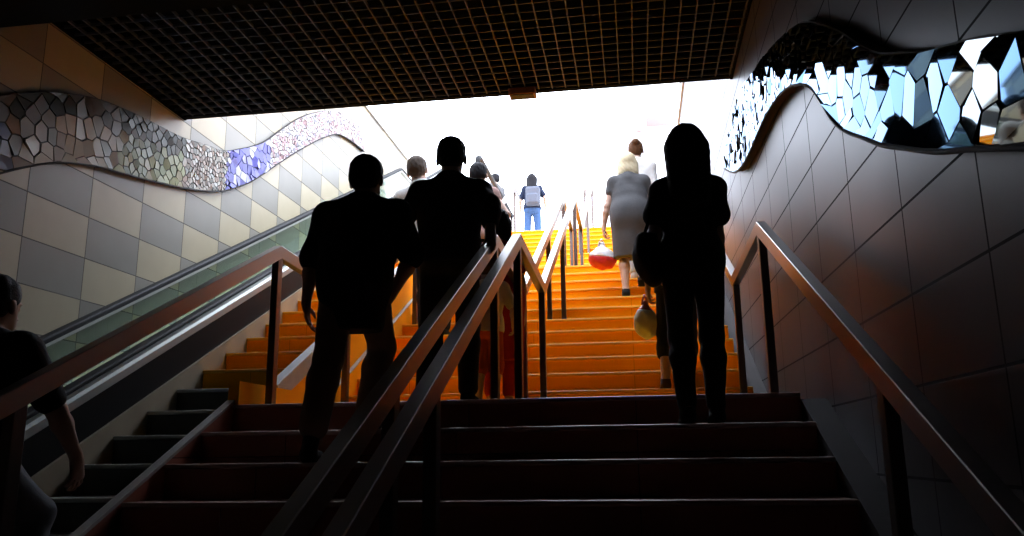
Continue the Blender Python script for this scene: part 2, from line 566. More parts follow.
def esc_path(dz, ext=True):
    p = [(y_bot, Z_FLOOR + 0.95 + dz), (y_top, Z_ST + 0.95 + dz)]
    if ext:
        p = [(y_bot - 0.9, Z_FLOOR + 0.95 + dz)] + p + [(y_top + 1.2, Z_ST + 0.95 + dz)]
    return p


def far_near(x, near):
    bm = bmesh.new()
    add_rail(bm, esc_path(0.0), x, 0.085, 0.045, 0.012)
    eput('rubber_handrail', bm, MT['rubber'])
    bm = bmesh.new()
    add_rail(bm, esc_path(-0.035), x, 0.06, 0.04, 0.006)
    eput('handrail_guide', bm, MT['esc_metal'])


# balustrade beside the tiled wall: handrail, glass panels, deck
XF = -4.03
far_near(XF, False)
bm = bmesh.new()
add_rail(bm, esc_path(-0.62), XF, 0.20, 0.10, 0.006)
eput('deck_profile', bm, MT['esc_metal'])
pitch = 1.25
yy = y_bot
while yy < y_top - 0.2:
    y1 = min(yy + pitch - 0.012, y_top)
    bm = bmesh.new()
    add_prism_x(bm, [(yy, M * yy + ESC_H - 0.63), (y1, M * y1 + ESC_H - 0.63), (y1, M * y1 + ESC_H - 0.065), (yy, M * yy + ESC_H - 0.065)], XF - 0.006, XF + 0.006)
    eput('glass_panel', bm, MT['glass'])
    yy += pitch
# balustrade beside the narrow stair: bright cap, dark cladding
XN = -3.14
bm = bmesh.new()
add_rail(bm, esc_path(-0.01), XN - 0.03, 0.075, 0.04, 0.010)
eput('rubber_handrail', bm, MT['rubber'])
bm = bmesh.new()
add_rail(bm, esc_path(-0.04), XN + 0.02, 0.095, 0.075, 0.016)
eput('deck_profile', bm, MT['esc_metal'])
bm = bmesh.new()
add_rail(bm, esc_path(-0.11), XN + 0.012, 0.10, 0.26, 0.004)
eput('cladding', bm, MT['esc_dark'])
# moving steps
bm = bmesh.new()
es_run = 0.405
ns = int((Z_ST - Z_FLOOR) / (es_run * M))
rise = (Z_ST - Z_FLOOR) / ns
y0 = (Z_FLOOR - (ESC_H - 0.95)) / M
for k in range(ns):
    y = y0 + k * es_run
    add_box(bm, (XN - 0.12 - 0.66, y, Z_FLOOR + k * rise - 0.1), (XN - 0.12, y + es_run + 0.02, Z_FLOOR + (k + 1) * rise), 0.01)
eput('step_band', bm, MT['esc_step'])
bm = bmesh.new()
add_rail(bm, esc_path(-0.70), XN - 0.07, 0.03, 0.35, 0.004)
eput('skirt', bm, MT['esc_metal'])

# stone plinth between the narrow stair and the escalator cladding
bm = bmesh.new()
pc = ESC_H - 0.33
ya, yb = (Z_FLOOR + 0.06 - pc) / M, (Z_ST - pc) / M
add_prism_x(bm, [(y_side0 - 1.2, Z_FLOOR), (y_side0 - 1.2, Z_FLOOR + 0.06), (ya, Z_FLOOR + 0.06), (yb, Z_ST), (yb, Z_ST - 1.2), (ya + 2.2, Z_FLOOR)], X_SIDE_L - 0.045, X_SIDE_L)
tag(bm_obj('baseboard_left', bm, MT['plinth']), 'beige stone plinth between the narrow side steps and the escalator', 'skirting', kind='structure')

# small brown box under the ceiling edge
t = empty('ceiling_fixture', (-0.885, CEIL_Y - 0.10, CEIL_Z))
tag(t, 'small brown box fixed under the front edge of the ceiling', 'fixture')
bm = bmesh.new()
add_box(bm, (-0.12, -0.05, -0.062), (0.12, 0.09, 0.0), 0.006)
bm_obj('housing', bm, MT['brown'], t)
bm = bmesh.new()
add_box(bm, (-0.10, -0.035, -0.068), (0.10, 0.07, -0.060), 0.002)
bm_obj('cover', bm, MT['esc_dark'], t)


# ------------------------------------------------------------------ mosaics
def interp(tab, y):
    ys = [a for a, _ in tab]
    zs = [b for _, b in tab]
    # smooth (Catmull-Rom like) interpolation via dense cosine-free cubic
    if y <= ys[0]:
        return zs[0] + (zs[1] - zs[0]) * (y - ys[0]) / (ys[1] - ys[0])
    if y >= ys[-1]:
        return zs[-1]
    for i in range(len(ys) - 1):
        if ys[i] <= y <= ys[i + 1]:
            h = ys[i + 1] - ys[i]
            t = (y - ys[i]) / h
            m0 = (zs[i + 1] - zs[i - 1]) / (ys[i + 1] - ys[i - 1]) if i > 0 else (zs[1] - zs[0]) / h
            m1 = (zs[i + 2] - zs[i]) / (ys[i + 2] - ys[i]) if i + 2 < len(ys) else (zs[i + 1] - zs[i]) / h
            return ((2 * t**3 - 3 * t**2 + 1) * zs[i] + (t**3 - 2 * t**2 + t) * h * m0 + (-2 * t**3 + 3 * t**2) * zs[i + 1] + (t**3 - t**2) * h * m1)


LBOT = [(0.6, 0.95), (1.8, 0.75), (3.0, 0.98), (3.9, 1.42), (4.6, 1.83), (4.96, 2.03), (5.25, 2.16), (5.7, 2.28), (6.24, 2.37), (6.86, 2.49), (7.35, 2.61), (7.71, 2.73), (8.29, 3.03), (9.03, 3.53), (9.72, 3.98), (10.32, 4.34), (10.89, 4.62), (11.54, 4.75), (12.1, 4.80)]
LTOP = [(0.6, 1.55), (1.8, 1.45), (3.0, 1.65), (3.9, 2.02), (4.51, 2.35), (4.87, 2.55), (5.16, 2.68), (5.58, 2.82), (5.97, 2.89), (6.29, 2.93), (6.8, 2.98), (7.12, 3.04), (7.35, 3.09), (7.59, 3.13), (7.97, 3.29), (8.53, 3.58), (9.07, 3.98), (9.49, 4.28), (9.87, 4.51), (10.51, 4.83), (11.24, 5.07), (11.8, 5.1), (12.1, 4.83)]
RBOT = [(-0.6, 0.9), (0.6, 0.62), (1.4, 0.58), (1.83, 0.64), (1.98, 0.69), (2.23, 0.78), (2.44, 0.85), (2.7, 0.96), (2.91, 1.05), (3.14, 1.17), (3.37, 1.29), (3.56, 1.42), (3.71, 1.57), (3.88, 1.72), (4.09, 1.83), (4.30, 1.92), (4.53, 1.99), (4.86, 2.06), (5.27, 2.11), (5.76, 2.13), (6.24, 2.17), (6.76, 2.28), (7.44, 2.55)]
RTOP = [(-0.6, 1.35), (0.6, 0.95), (1.2, 0.82), (1.75, 0.88), (2.04, 1.01), (2.23, 1.09), (2.46, 1.18), (2.66, 1.28), (2.86, 1.38), (3.08, 1.53), (3.27, 1.68), (3.57, 1.88), (3.94, 2.1), (4.44, 2.29), (5.11, 2.49), (5.62, 2.61), (6.02, 2.71), (6.8, 2.76), (7.3, 2.66), (7.44, 2.58)]


def clip_half(poly, p, n):
    """keep the side where (q - p).n <= 0"""
    out = []
    for i in range(len(poly)):
        a, b = poly[i], poly[(i + 1) % len(poly)]
        da = (a[0] - p[0]) * n[0] + (a[1] - p[1]) * n[1]
        db = (b[0] - p[0]) * n[0] + (b[1] - p[1]) * n[1]
        if da <= 0:
            out.append(a)
        if (da < 0 < db) or (db < 0 < da):
            t = da / (da - db)
            out.append((a[0] + (b[0] - a[0]) * t, a[1] + (b[1] - a[1]) * t))
    return out


def mosaic(name, x, sgn, bot, top, y0, y1, size_fn, color_fn, tilt_fn, thick, m_shard, label):
    """wave-shaped relief on a wall at x: a mortar slab and its broken-tile facing (sgn: way the wall faces)"""
    t = empty(name, (x, y0, interp(bot, y0)))
    tag(t, label, 'mosaic')
    inv = Matrix.Translation(t.location).inverted()
    n = 150
    ys = [y0 + (y1 - y0) * i / n for i in range(n + 1)]
    bm = bmesh.new()
    fr, bk = [], []
    for y in ys:
        b, tp = interp(bot, y), interp(top, y)
        tp = max(tp, b + 0.012)
        fr.append((bm.verts.new((x + sgn * thick, y, b)), bm.verts.new((x + sgn * thick, y, tp))))
        bk.append((bm.verts.new((x - sgn * 0.01, y, b)), bm.verts.new((x - sgn * 0.01, y, tp))))
    for i in range(n):
        bm.faces.new((fr[i][0], fr[i][1], fr[i + 1][1], fr[i + 1][0]))
        bm.faces.new((bk[i][0], bk[i + 1][0], bk[i + 1][1], bk[i][1]))
        bm.faces.new((fr[i][0], fr[i + 1][0], bk[i + 1][0], bk[i][0]))
        bm.faces.new((fr[i][1], bk[i][1], bk[i + 1][1], fr[i + 1][1]))
    bm.faces.new((fr[0][0], bk[0][0], bk[0][1], fr[0][1]))
    bm.faces.new((fr[n][0], fr[n][1], bk[n][1], bk[n][0]))
    bmesh.ops.transform(bm, matrix=inv, verts=bm.verts)
    bm_obj('mortar_slab', bm, MT['band_back'], t)
    # seeds
    seeds = []
    y = y0
    grid = {}
    G = 0.35
    tries = 0
    while tries < 60000:
        tries += 1
        y = rng.uniform(y0, y1)
        b, tp = interp(bot, y), interp(top, y)
        z = rng.uniform(b, tp)
        s = size_fn(y, z)
        ok = True
        gi, gj = int(y // G), int(z // G)
        for a in (gi - 1, gi, gi + 1):
            for c in (gj - 1, gj, gj + 1):
                for (yy, zz, _) in grid.get((a, c), ()):
                    if abs(yy - y) < s and math.hypot(yy - y, (zz - z) * 0.8) < s:
                        ok = False
                        break
                if not ok:
                    break
            if not ok:
                break
        if ok:
            grid.setdefault((gi, gj), []).append((y, z, s))
            seeds.append((y, z, s))
            tries = max(0, tries - 400)
        if len(seeds) > 3600:
            break
    P = np.array([(a, b) for a, b, _ in seeds])
    bm = bmesh.new()
    cols = []
    for i, (y, z, s) in enumerate(seeds):
        d = np.hypot(P[:, 0] - y, P[:, 1] - z)
        nb = np.argsort(d)[1:24]
        R = s * 1.9
        poly = [(y - R, z - R), (y + R, z - R), (y + R, z + R), (y - R, z + R)]
        for j in nb:
            mid = ((P[j, 0] + y) / 2, (P[j, 1] + z) / 2)
            poly = clip_half(poly, mid, (P[j, 0] - y, P[j, 1] - z))
            if len(poly) < 3:
                break
        if len(poly) < 3:
            continue
        q = []
        for a, c in poly:
            a = min(max(a, y0), y1)
            b_, t_ = interp(bot, a), interp(top, a)
            q.append((a, min(max(c, b_ + 0.004), max(t_ - 0.004, b_ + 0.006))))
        cy, cz = sum(a for a, _ in q) / len(q), sum(c for _, c in q) / len(q)
        g = max(0.78, 1 - 0.007 / max(s, 0.02))
        q = [(cy + (a - cy) * g, cz + (c - cz) * g) for a, c in q]
        ar = abs(sum(q[k][0] * q[(k + 1) % len(q)][1] - q[(k + 1) % len(q)][0] * q[k][1] for k in range(len(q)))) / 2
        if ar < s * s * 0.08:
            continue
        ty, tz = rng.normal(0, tilt_fn(cy), 2)
        f_, b_ = [], []
        for a, c in q:
            off = thick + 0.007 + max(-0.006, min(0.02, (a - cy) * ty + (c - cz) * tz))
            f_.append(bm.verts.new((x + sgn * off, a, c)))
            b_.append(bm.verts.new((x + sgn * (thick - 0.004), a, c)))
        col = color_fn(cy, cz)
        fs = [bm.faces.new(f_), bm.faces.new(b_[::-1])]
        for k in range(len(q)):
            fs.append(bm.faces.new((f_[k], b_[k], b_[(k + 1) % len(q)], f_[(k + 1) % len(q)])))
        cols += [col] * len(fs)
    bmesh.ops.transform(bm, matrix=inv, verts=bm.verts)
    bmesh.ops.recalc_face_normals(bm, faces=bm.faces)
    me = bpy.data.meshes.new('shard_facing')
    bm.to_mesh(me)
    bm.free()
    at = me.attributes.new('shard', 'FLOAT_COLOR', 'FACE')
    at.data.foreach_set('color', [v for c in cols for v in (*c, 1.0)])
    link('shard_facing', me, m_shard, t)
    # dark edging along the lower side of the wave
    bm = bmesh.new()
    add_tube(bm, [(x + sgn * (thick + 0.004), y, interp(bot, y) - 0.004) for y in ys], 0.009, 6)
    bmesh.ops.transform(bm, matrix=inv, verts=bm.verts)
    bm_obj('edge_strip', bm, MT['band_back'], t, True)
    return t


def pick(*c):
    return c[int(rng.integers(len(c)))]


def jit(c, a=0.15):
    k = 0.62 * (1 + rng.uniform(-a, a))
    return tuple(max(0.0, min(1.0, v * k)) for v in c)


def l_size(y, z):
    if y < 6.0:
        return 0.088
    if y < 6.95:
        return 0.062
    if 7.75 < y < 8.75:
        return 0.075
    return 0.037


def l_col(y, z):
    top, bot = interp(LTOP, y), interp(LBOT, y)
    v = (z - bot) / max(0.01, top - bot)
    if y < 4.75 and v < 0.6:
        return jit(pick((0.16, 0.19, 0.42), (0.55, 0.50, 0.42), (0.20, 0.22, 0.4)))
    if y < 6.9:
        if v > 0.62:  # dark pieces along the top, with shade also put into their colour
            return jit(pick((0.03, 0.035, 0.02), (0.06, 0.055, 0.04), (0.10, 0.08, 0.055), (0.02, 0.03, 0.02), (0.15, 0.13, 0.10)))
        if 5.9 < y:
            return jit(pick((0.48, 0.50, 0.24), (0.38, 0.44, 0.22), (0.56, 0.52, 0.33), (0.30, 0.38, 0.24)))
        return jit(pick((0.62, 0.54, 0.38), (0.50, 0.41, 0.29), (0.40, 0.28, 0.18), (0.30, 0.29, 0.23), (0.66, 0.60, 0.44)))
    if 7.72 < y < 8.72:
        return jit(pick((0.20, 0.20, 0.66), (0.26, 0.26, 0.74), (0.34, 0.34, 0.78), (0.16, 0.15, 0.55), (0.75, 0.75, 0.9)))
    if y < 7.72:
        return jit(pick((0.82, 0.78, 0.68), (0.60, 0.55, 0.48), (0.40, 0.33, 0.28), (0.88, 0.86, 0.8), (0.45, 0.46, 0.42), (0.55, 0.42, 0.34)))
    return jit(pick((0.85, 0.80, 0.78), (0.66, 0.52, 0.52), (0.55, 0.36, 0.38), (0.50, 0.48, 0.56), (0.90, 0.88, 0.84), (0.62, 0.62, 0.62), (0.72, 0.46, 0.46)))


def r_size(y, z):
    if y < 2.8:
        return 0.10
    if y < 3.4:
        return 0.09
    if y < 4.4:
        return 0.09
    return 0.06


def r_col(y, z):
    if y < 3.35 and y > 2.75 and z < 0.30 + interp(RBOT, y) and rng.random() < 0.75:
        return jit((0.004, 0.005, 0.008))  # blackish tint paints a dark reflection into these shards
    if y < 2.25 and rng.random() < 0.5:
        return jit((0.22, 0.19, 0.13))  # beige tint paints in the reflection of the chequered wall
    if rng.random() < 0.08:
        return jit((0.01, 0.01, 0.015))
    return jit((0.036, 0.065, 0.112), 0.3)


mosaic('wall_mosaic', XL, 1, LBOT, LTOP, 0.6, 12.1, l_size, l_col, lambda y: 0.05 if y < 6.9 else 0.12, 0.035, MT['shard_ceramic'], 'wave-shaped mosaic of coloured broken tiles on the chequered tile wall')
mosaic('wall_mosaic', XR, -1, RBOT, RTOP, -0.6, 7.44, r_size, r_col, lambda y: 0.03 if y < 4 else 0.06, 0.055, MT['shard_mirror'], 'wave-shaped mosaic of mirror shards on the glossy grey wall')
# ------------------------------------------------------------------ people: bodies grown as smooth implicit surfaces
def rot_xyz(rx=0.0, ry=0.0, rz=0.0):
    return np.array((Matrix.Rotation(rz, 3, 'Z') @ Matrix.Rotation(ry, 3, 'Y') @ Matrix.Rotation(rx, 3, 'X')))


def C(a, b, ra, rb=None, k=0.02, flat=None, op='u'):
    """tapered capsule; flat = (axis, factor) squashes it along an axis"""
    return ('c', np.array(a, float), np.array(b, float), ra, rb if rb is not None else ra, k, flat, op)


def E_(c, r, k=0.02, R=None, op='u'):
    return ('e', np.array(c, float), np.array(r, float), R, k, op)


def B_(c, h, rad, k=0.01, R=None, op='u'):
    return ('b', np.array(c, float), np.array(h, float), rad, R, k, op)


def grow(name, prims, res, m, parent, cuts=(), wrinkle=0.0, wscale=40.0, loc=(0, 0, 0)):
    """mesh of the smooth union of the shapes (surface nets); cuts = [(point, outward normal)] trims it with planes"""
    los, his = [], []
    for p in prims:
        if p[0] == 'c':
            r = max(p[3], p[4])
            lo, hi = np.minimum(p[1], p[2]) - r, np.maximum(p[1], p[2]) + r
        elif p[0] == 'e':
            r = p[2].max()
            lo, hi = p[1] - r, p[1] + r
        else:
            r = np.linalg.norm(p[2]) + p[3]
            lo, hi = p[1] - r, p[1] + r
        los.append(lo)
        his.append(hi)
    U = [i for i, p in enumerate(prims) if p[-1] == 'u']
    lo = np.min([los[i] for i in U], 0) - 3 * res - wrinkle
    hi = np.max([his[i] for i in U], 0) + 3 * res + wrinkle
    n = np.ceil((hi - lo) / res).astype(int) + 1
    F = np.full(n, 0.5, np.float32)
    ax = [lo[i] + res * np.arange(n[i]) for i in range(3)]
    for p, l, h in zip(prims, los, his):
        k = p[5] if p[0] in 'cb' else p[4]
        pad = k * 1.5 + 3 * res
        i0 = np.maximum(0, np.floor((l - pad - lo) / res).astype(int))
        i1 = np.minimum(n, np.ceil((h + pad - lo) / res).astype(int) + 1)
        if (i1 <= i0).any():
            continue
        sl = tuple(slice(a, b) for a, b in zip(i0, i1))
        X, Y, Z = np.meshgrid(ax[0][sl[0]], ax[1][sl[1]], ax[2][sl[2]], indexing='ij')
        P = np.stack((X, Y, Z), -1)
        if p[0] == 'c':
            ab = p[2] - p[1]
            L2 = float(ab @ ab) + 1e-9
            t = np.clip(((P - p[1]) @ ab) / L2, 0, 1)
            v = P - p[1] - t[..., None] * ab
            if p[6] is not None:
                a = np.array(p[6][0], float)
                a /= np.linalg.norm(a)
                v = v + ((v @ a) * (1 / p[6][1] - 1))[..., None] * a
            d = np.sqrt((v * v).sum(-1)) - (p[3] + (p[4] - p[3]) * t)
        elif p[0] == 'e':
            q = P - p[1]
            if p[3] is not None:
                q = q @ p[3]
            k0 = np.sqrt(((q / p[2]) ** 2).sum(-1))
            k1 = np.sqrt(((q / p[2] ** 2) ** 2).sum(-1)) + 1e-6
            d = k0 * (k0 - 1) / k1
        else:
            q = P - p[1]
            if p[4] is not None:
                q = q @ p[4]
            q = np.abs(q) - p[2]
            d = np.sqrt((np.maximum(q, 0) ** 2).sum(-1)) + np.minimum(q.max(-1), 0) - p[3]
        f = F[sl]
        if p[-1] == 'u':
            hh = np.clip(0.5 + 0.5 * (f - d) / k, 0, 1)
            F[sl] = f + (d - f) * hh - k * hh * (1 - hh)
        else:
            hh = np.clip(0.5 - 0.5 * (f + d) / k, 0, 1)
            F[sl] = f + (-d - f) * hh + k * hh * (1 - hh)
    X, Y, Z = np.meshgrid(*ax, indexing='ij', sparse=True)
    if wrinkle:
        s = wscale
        F = F + wrinkle * (np.sin(s * (X * 0.9 + Z * 0.55) + 3 * np.sin(7 * Y + 5 * Z)) * np.cos(s * 0.7 * (Y - 0.4 * Z) + 2 * np.sin(6 * X)))
    for pt, nn in cuts:
        nn = np.array(nn, float)
        nn /= np.linalg.norm(nn)
        F = np.maximum(F, (X - pt[0]) * nn[0] + (Y - pt[1]) * nn[1] + (Z - pt[2]) * nn[2])
    F[0], F[-1], F[:, 0], F[:, -1], F[:, :, 0], F[:, :, -1] = (0.5,) * 6
    ins = F < 0
    nx, ny, nz = (int(v) - 1 for v in n)
    c = np.zeros((nx, ny, nz), np.int8)
    for a in (0, 1):
        for b in (0, 1):
            for e in (0, 1):
                c += ins[a:a + nx, b:b + ny, e:e + nz]
    act = (c > 0) & (c < 8)
    idx = np.full((nx, ny, nz), -1, np.int64)
    cells = np.argwhere(act)
    idx[act] = np.arange(len(cells))
    acc = np.zeros((len(cells), 3))
    cnt = np.zeros(len(cells))
    corner = [np.array(v) for v in ((0, 0, 0), (1, 0, 0), (0, 1, 0), (1, 1, 0), (0, 0, 1), (1, 0, 1), (0, 1, 1), (1, 1, 1))]
    vals = [F[tuple((cells + q).T)] for q in corner]
    for i in range(8):
        for j in range(i + 1, 8):
            dd = corner[j] - corner[i]
            if np.abs(dd).sum() != 1:
                continue
            s = (vals[i] < 0) != (vals[j] < 0)
            t = np.where(s, vals[i] / np.where(s, vals[i] - vals[j], 1), 0)
            acc[s] += corner[i] + t[s, None] * dd
            cnt[s] += 1
    V = lo + res * (cells + acc / cnt[:, None])
    faces = []
    for axn in range(3):
        sh = [slice(1, -1)] * 3
        sh[axn] = slice(0, -1)
        A = ins[tuple(sh)]
        sh2 = list(sh)
        sh2[axn] = slice(1, None)
        Bq = ins[tuple(sh2)]
        e = np.argwhere(A != Bq)
        off = np.array([1, 1, 1])
        off[axn] = 0
        e = e + off
        inside = ins[tuple(e.T)]
        u, w_ = (axn + 1) % 3, (axn + 2) % 3
        du, dw = np.zeros(3, int), np.zeros(3, int)
        du[u] = 1
        dw[w_] = 1
        q = np.stack([idx[tuple((e - du - dw).T)], idx[tuple((e - dw).T)], idx[tuple(e.T)], idx[tuple((e - du).T)]], 1)
        q[~inside] = q[~inside][:, ::-1]
        faces.append(q)
    Q = np.concatenate(faces)
    Q = Q[(Q >= 0).all(1)]
    me = bpy.data.meshes.new(name)
    me.vertices.add(len(V))
    me.vertices.foreach_set('co', (V + np.array(loc)).astype(np.float32).ravel())
    me.loops.add(len(Q) * 4)
    me.loops.foreach_set('vertex_index', Q.astype(np.int32).ravel())
    me.polygons.add(len(Q))
    me.polygons.foreach_set('loop_start', np.arange(0, len(Q) * 4, 4, dtype=np.int32))
    me.polygons.foreach_set('use_smooth', np.ones(len(Q), bool))
    me.update(calc_edges=True)
    me.validate()
    return link(name, me, m, parent)


def ik(a, b, l1, l2, hint):
    a, b, hint = (np.array(v, float) for v in (a, b, hint))
    d = b - a
    D = np.linalg.norm(d)
    if D > (l1 + l2) * 0.995:
        b = a + d / D * (l1 + l2) * 0.995
        d = b - a
        D = np.linalg.norm(d)
    u = d / D
    h = hint - u * (hint @ u)
    h /= np.linalg.norm(h) + 1e-9
    x = (l1 * l1 - l2 * l2 + D * D) / (2 * D)
    return a + u * x + h * math.sqrt(max(0, l1 * l1 - x * x)), b


SKIN = {'tan': mat('skin_tan', (0.42, 0.25, 0.17), 0.55, var=0.08, var_scale=12), 'pale': mat('skin_pale', (0.58, 0.37, 0.28), 0.55, var=0.08, var_scale=12)}
HAIR = {'black': mat('hair_black', (0.012, 0.011, 0.013), 0.6, spec=0.12, bump=0.5, bump_scale=160), 'brown': mat('hair_brown', (0.10, 0.045, 0.02), 0.6, spec=0.12, bump=0.5, bump_scale=160),
        'blonde': mat('hair_blonde', (0.62, 0.52, 0.34), 0.6, spec=0.12, bump=0.5, bump_scale=160), 'grey': mat('hair_grey_brown', (0.10, 0.072, 0.055), 0.6, spec=0.12, bump=0.5, bump_scale=160)}
CLOTH = {}


def cloth(name, c, var=0.12):
    if name not in CLOTH:
        CLOTH[name] = mat(name, c, 0.85, spec=0.2, var=var, var_scale=30, bump=0.25, bump_scale=220, sheen=0.0)
    return CLOTH[name]


def person(label, loc, H, group=None, rz=0.0, lean=0.0, side=0.0, sex='m', girth=1.0, feet=None, pelvis=(0, 0), hands=None, elbow_out=None,
           head=(0.0, 0.0), skin='tan', hair=('short', 'black'), top=None, bottom=None, shoes='shoe_black', res=0.008, knee=None, twist=0.0, shoulder_drop=(0, 0), hs=1.06, hips=1.0):
    """stands at loc facing +Y turned by rz. feet / hands: ((left xyz), (right xyz)) in metres in the person's own frame"""
    s = H / 1.70
    g = girth
    root = empty('person', loc, rz)
    tag(root, label, 'person', group)
    fem = sex == 'f'
    sw = (0.152 if fem else 0.185) * (1 + 0.5 * (g - 1))
    hw = 0.088
    feet = feet or ((-0.10, 0.0, 0.0), (0.10, 0.0, 0.0))
    fz = [f[2] / s for f in feet]
    px, py = pelvis[0] / s, pelvis[1] / s
    pz = 0.93 + (pelvis[2] / s if len(pelvis) > 2 else 0)
    PV = np.array((px, py, pz))
    Rl = rot_xyz(-lean, side, 0) @ rot_xyz(0, 0, twist)

    def T(p):
        return PV + Rl @ (np.array(p, float) - np.array((0, 0, 0.93)))
    yax = Rl @ np.array((0, 1.0, 0))
    neck = T((0, -0.015, 1.45))
    shL, shR = T((-sw, -0.01, 1.368 - shoulder_drop[0])), T((sw, -0.01, 1.368 - shoulder_drop[1]))
    hipL, hipR = PV + (-hw, 0, -0.01), PV + (hw, 0, -0.01)
    UA, FA, TH, SHN = 0.285, 0.25, 0.43, 0.42
    legs = []
    for i, (hip, f) in enumerate(((hipL, feet[0]), (hipR, feet[1]))):
        ank = np.array(f, float) / s + (0, -0.03, 0.085)
        kh = (knee[i] if knee else (0.05 * (-1 if i == 0 else 1), 1.0, 0.0))
        kn, ank = ik(hip, ank, TH, SHN, kh)
        legs.append((hip, kn, ank))
    hands = hands or ((-sw * s - 0.06, 0.05, 0.80 * s), (sw * s + 0.06, 0.05, 0.80 * s))
    eo = elbow_out or ((-0.6, -1, 0), (0.6, -1, 0))
    arms = []
    for i, (sh, h) in enumerate(((shL, hands[0]), (shR, hands[1]))):
        el, wr = ik(sh, np.array(h[:3], float) / s, UA, FA, eo[i])
        arms.append((sh, el, wr))

    def sc(prims):
        out = []
        for p in prims:
            if p[0] == 'c':
                out.append(('c', p[1] * s, p[2] * s, p[3] * s, p[4] * s, p[5] * s, p[6], p[7]))
            elif p[0] == 'e':
                out.append(('e', p[1] * s, p[2] * s, p[3], p[4] * s, p[5]))
            else:
                out.append(('b', p[1] * s, p[2] * s, p[3] * s, p[4], p[5] * s, p[6]))
        return out

    # ---- torso
    def torso(inf=0.0, k=0.05):
        chest_r, waist_r, hip_r = (0.132, 0.115, 0.128) if fem else (0.148, 0.132, 0.128)
        chest_r, waist_r, hip_r = chest_r * g, waist_r * g * (0.97 + 0.03 * g), hip_r * (1 + 0.6 * (g - 1))
        P = [C(PV + (-0.06, -0.01, 0.0), PV + (0.06, -0.01, 0.0), hip_r * 0.88 + inf, None, k, ((0, 1, 0), 0.92)),
             E_(PV + (-0.065 * hips, -0.06, -0.035), (0.085 * hips + inf, 0.085 * hips + inf, 0.095 + inf), k), E_(PV + (0.065 * hips, -0.06, -0.035), (0.085 * hips + inf, 0.085 * hips + inf, 0.095 + inf), k),
             C(T((-0.03, 0, 1.03)), T((-0.03, 0.0, 1.15)), waist_r + inf, waist_r + inf, k, (yax, 0.80)),
             C(T((0.03, 0, 1.03)), T((0.03, 0.0, 1.15)), waist_r + inf, waist_r + inf, k, (yax, 0.80)),
             C(T((-0.045, -0.005, 1.20)), T((-0.055, -0.01, 1.285)), chest_r * 0.9 + inf, chest_r * 0.80 + inf, k, (yax, 0.80)),
             C(T((0.045, -0.005, 1.20)), T((0.055, -0.01, 1.285)), chest_r * 0.9 + inf, chest_r * 0.80 + inf, k, (yax, 0.80)),
             C(shL, T((-0.02, -0.02, 1.40)), 0.048 + inf, 0.058 + inf, k), C(shR, T((0.02, -0.02, 1.40)), 0.048 + inf, 0.058 + inf, k),
             C(T((0, -0.02, 1.38)), T((0, -0.015, 1.445)), 0.066 + inf, 0.050 + inf, 0.06)]
        if fem:
            P += [E_(T((-0.07, 0.085, 1.25)), (0.062 + inf,) * 3, 0.04), E_(T((0.07, 0.085, 1.25)), (0.062 + inf,) * 3, 0.04)]
        return P

    af = 0.88 if fem else 1.0

    def arm(i, inf=0.0, upto=1.0, k=0.025):
        """upto: 0..1 along upper arm, 1..2 along forearm"""
        sh, el, wr = arms[i]
        P = [E_(sh, (0.058 * af + inf,) * 3, 0.04)]
        t = min(1.0, upto)
        P.append(C(sh, sh + (el - sh) * t, 0.054 * af + inf, (0.054 - 0.012 * t) * af + inf, k))
        if upto > 1:
            t = upto - 1
            e2 = el + (wr - el) * t
            mid = el + (wr - el) * min(t, 0.3)
            P += [C(el, mid, 0.041 * af + inf, 0.043 * af + inf, k), C(mid, e2, 0.043 * af + inf, (0.043 - 0.017 * t) * af + inf, k)]
        return P

    def leg(i, inf=0.0, upto=2.0, k=0.03, loose=0.0):
        hip, kn, an = legs[i]
        th = (0.088 if not fem else 0.086) * (1 + 0.5 * (g - 1))
        P = []
        t = min(1.0, upto)
        P.append(C(hip, hip + (kn - hip) * t, th + inf, th + (0.056 - th) * t + inf + loose * t * 0.5, k))
        if upto > 1:
            t = upto - 1
            cal = kn + (an - kn) * min(t, 0.3) + np.array((0, -0.012, 0))
            P.append(C(kn, cal, 0.054 + inf + loose * 0.5, 0.055 + inf + loose * 0.6, k))
            if t > 0.3:
                e = kn + (an - kn) * t
                P.append(C(cal, e, 0.055 + inf + loose * 0.6, 0.055 - 0.020 * (t - 0.3) / 0.7 + inf + loose, k))
        return P

    # ---- head
    hy, hp = head
    Rh = rot_xyz(-lean * 0.35 + hp, side * 0.4, hy)
    HC = neck + rot_xyz(-lean * 0.6, side * 0.6, 0) @ np.array((0, 0.03, 0.135 + 0.115 * (hs - 1) - 0.02))

    def h(p):
        return HC + Rh @ (np.array(p, float) * hs)

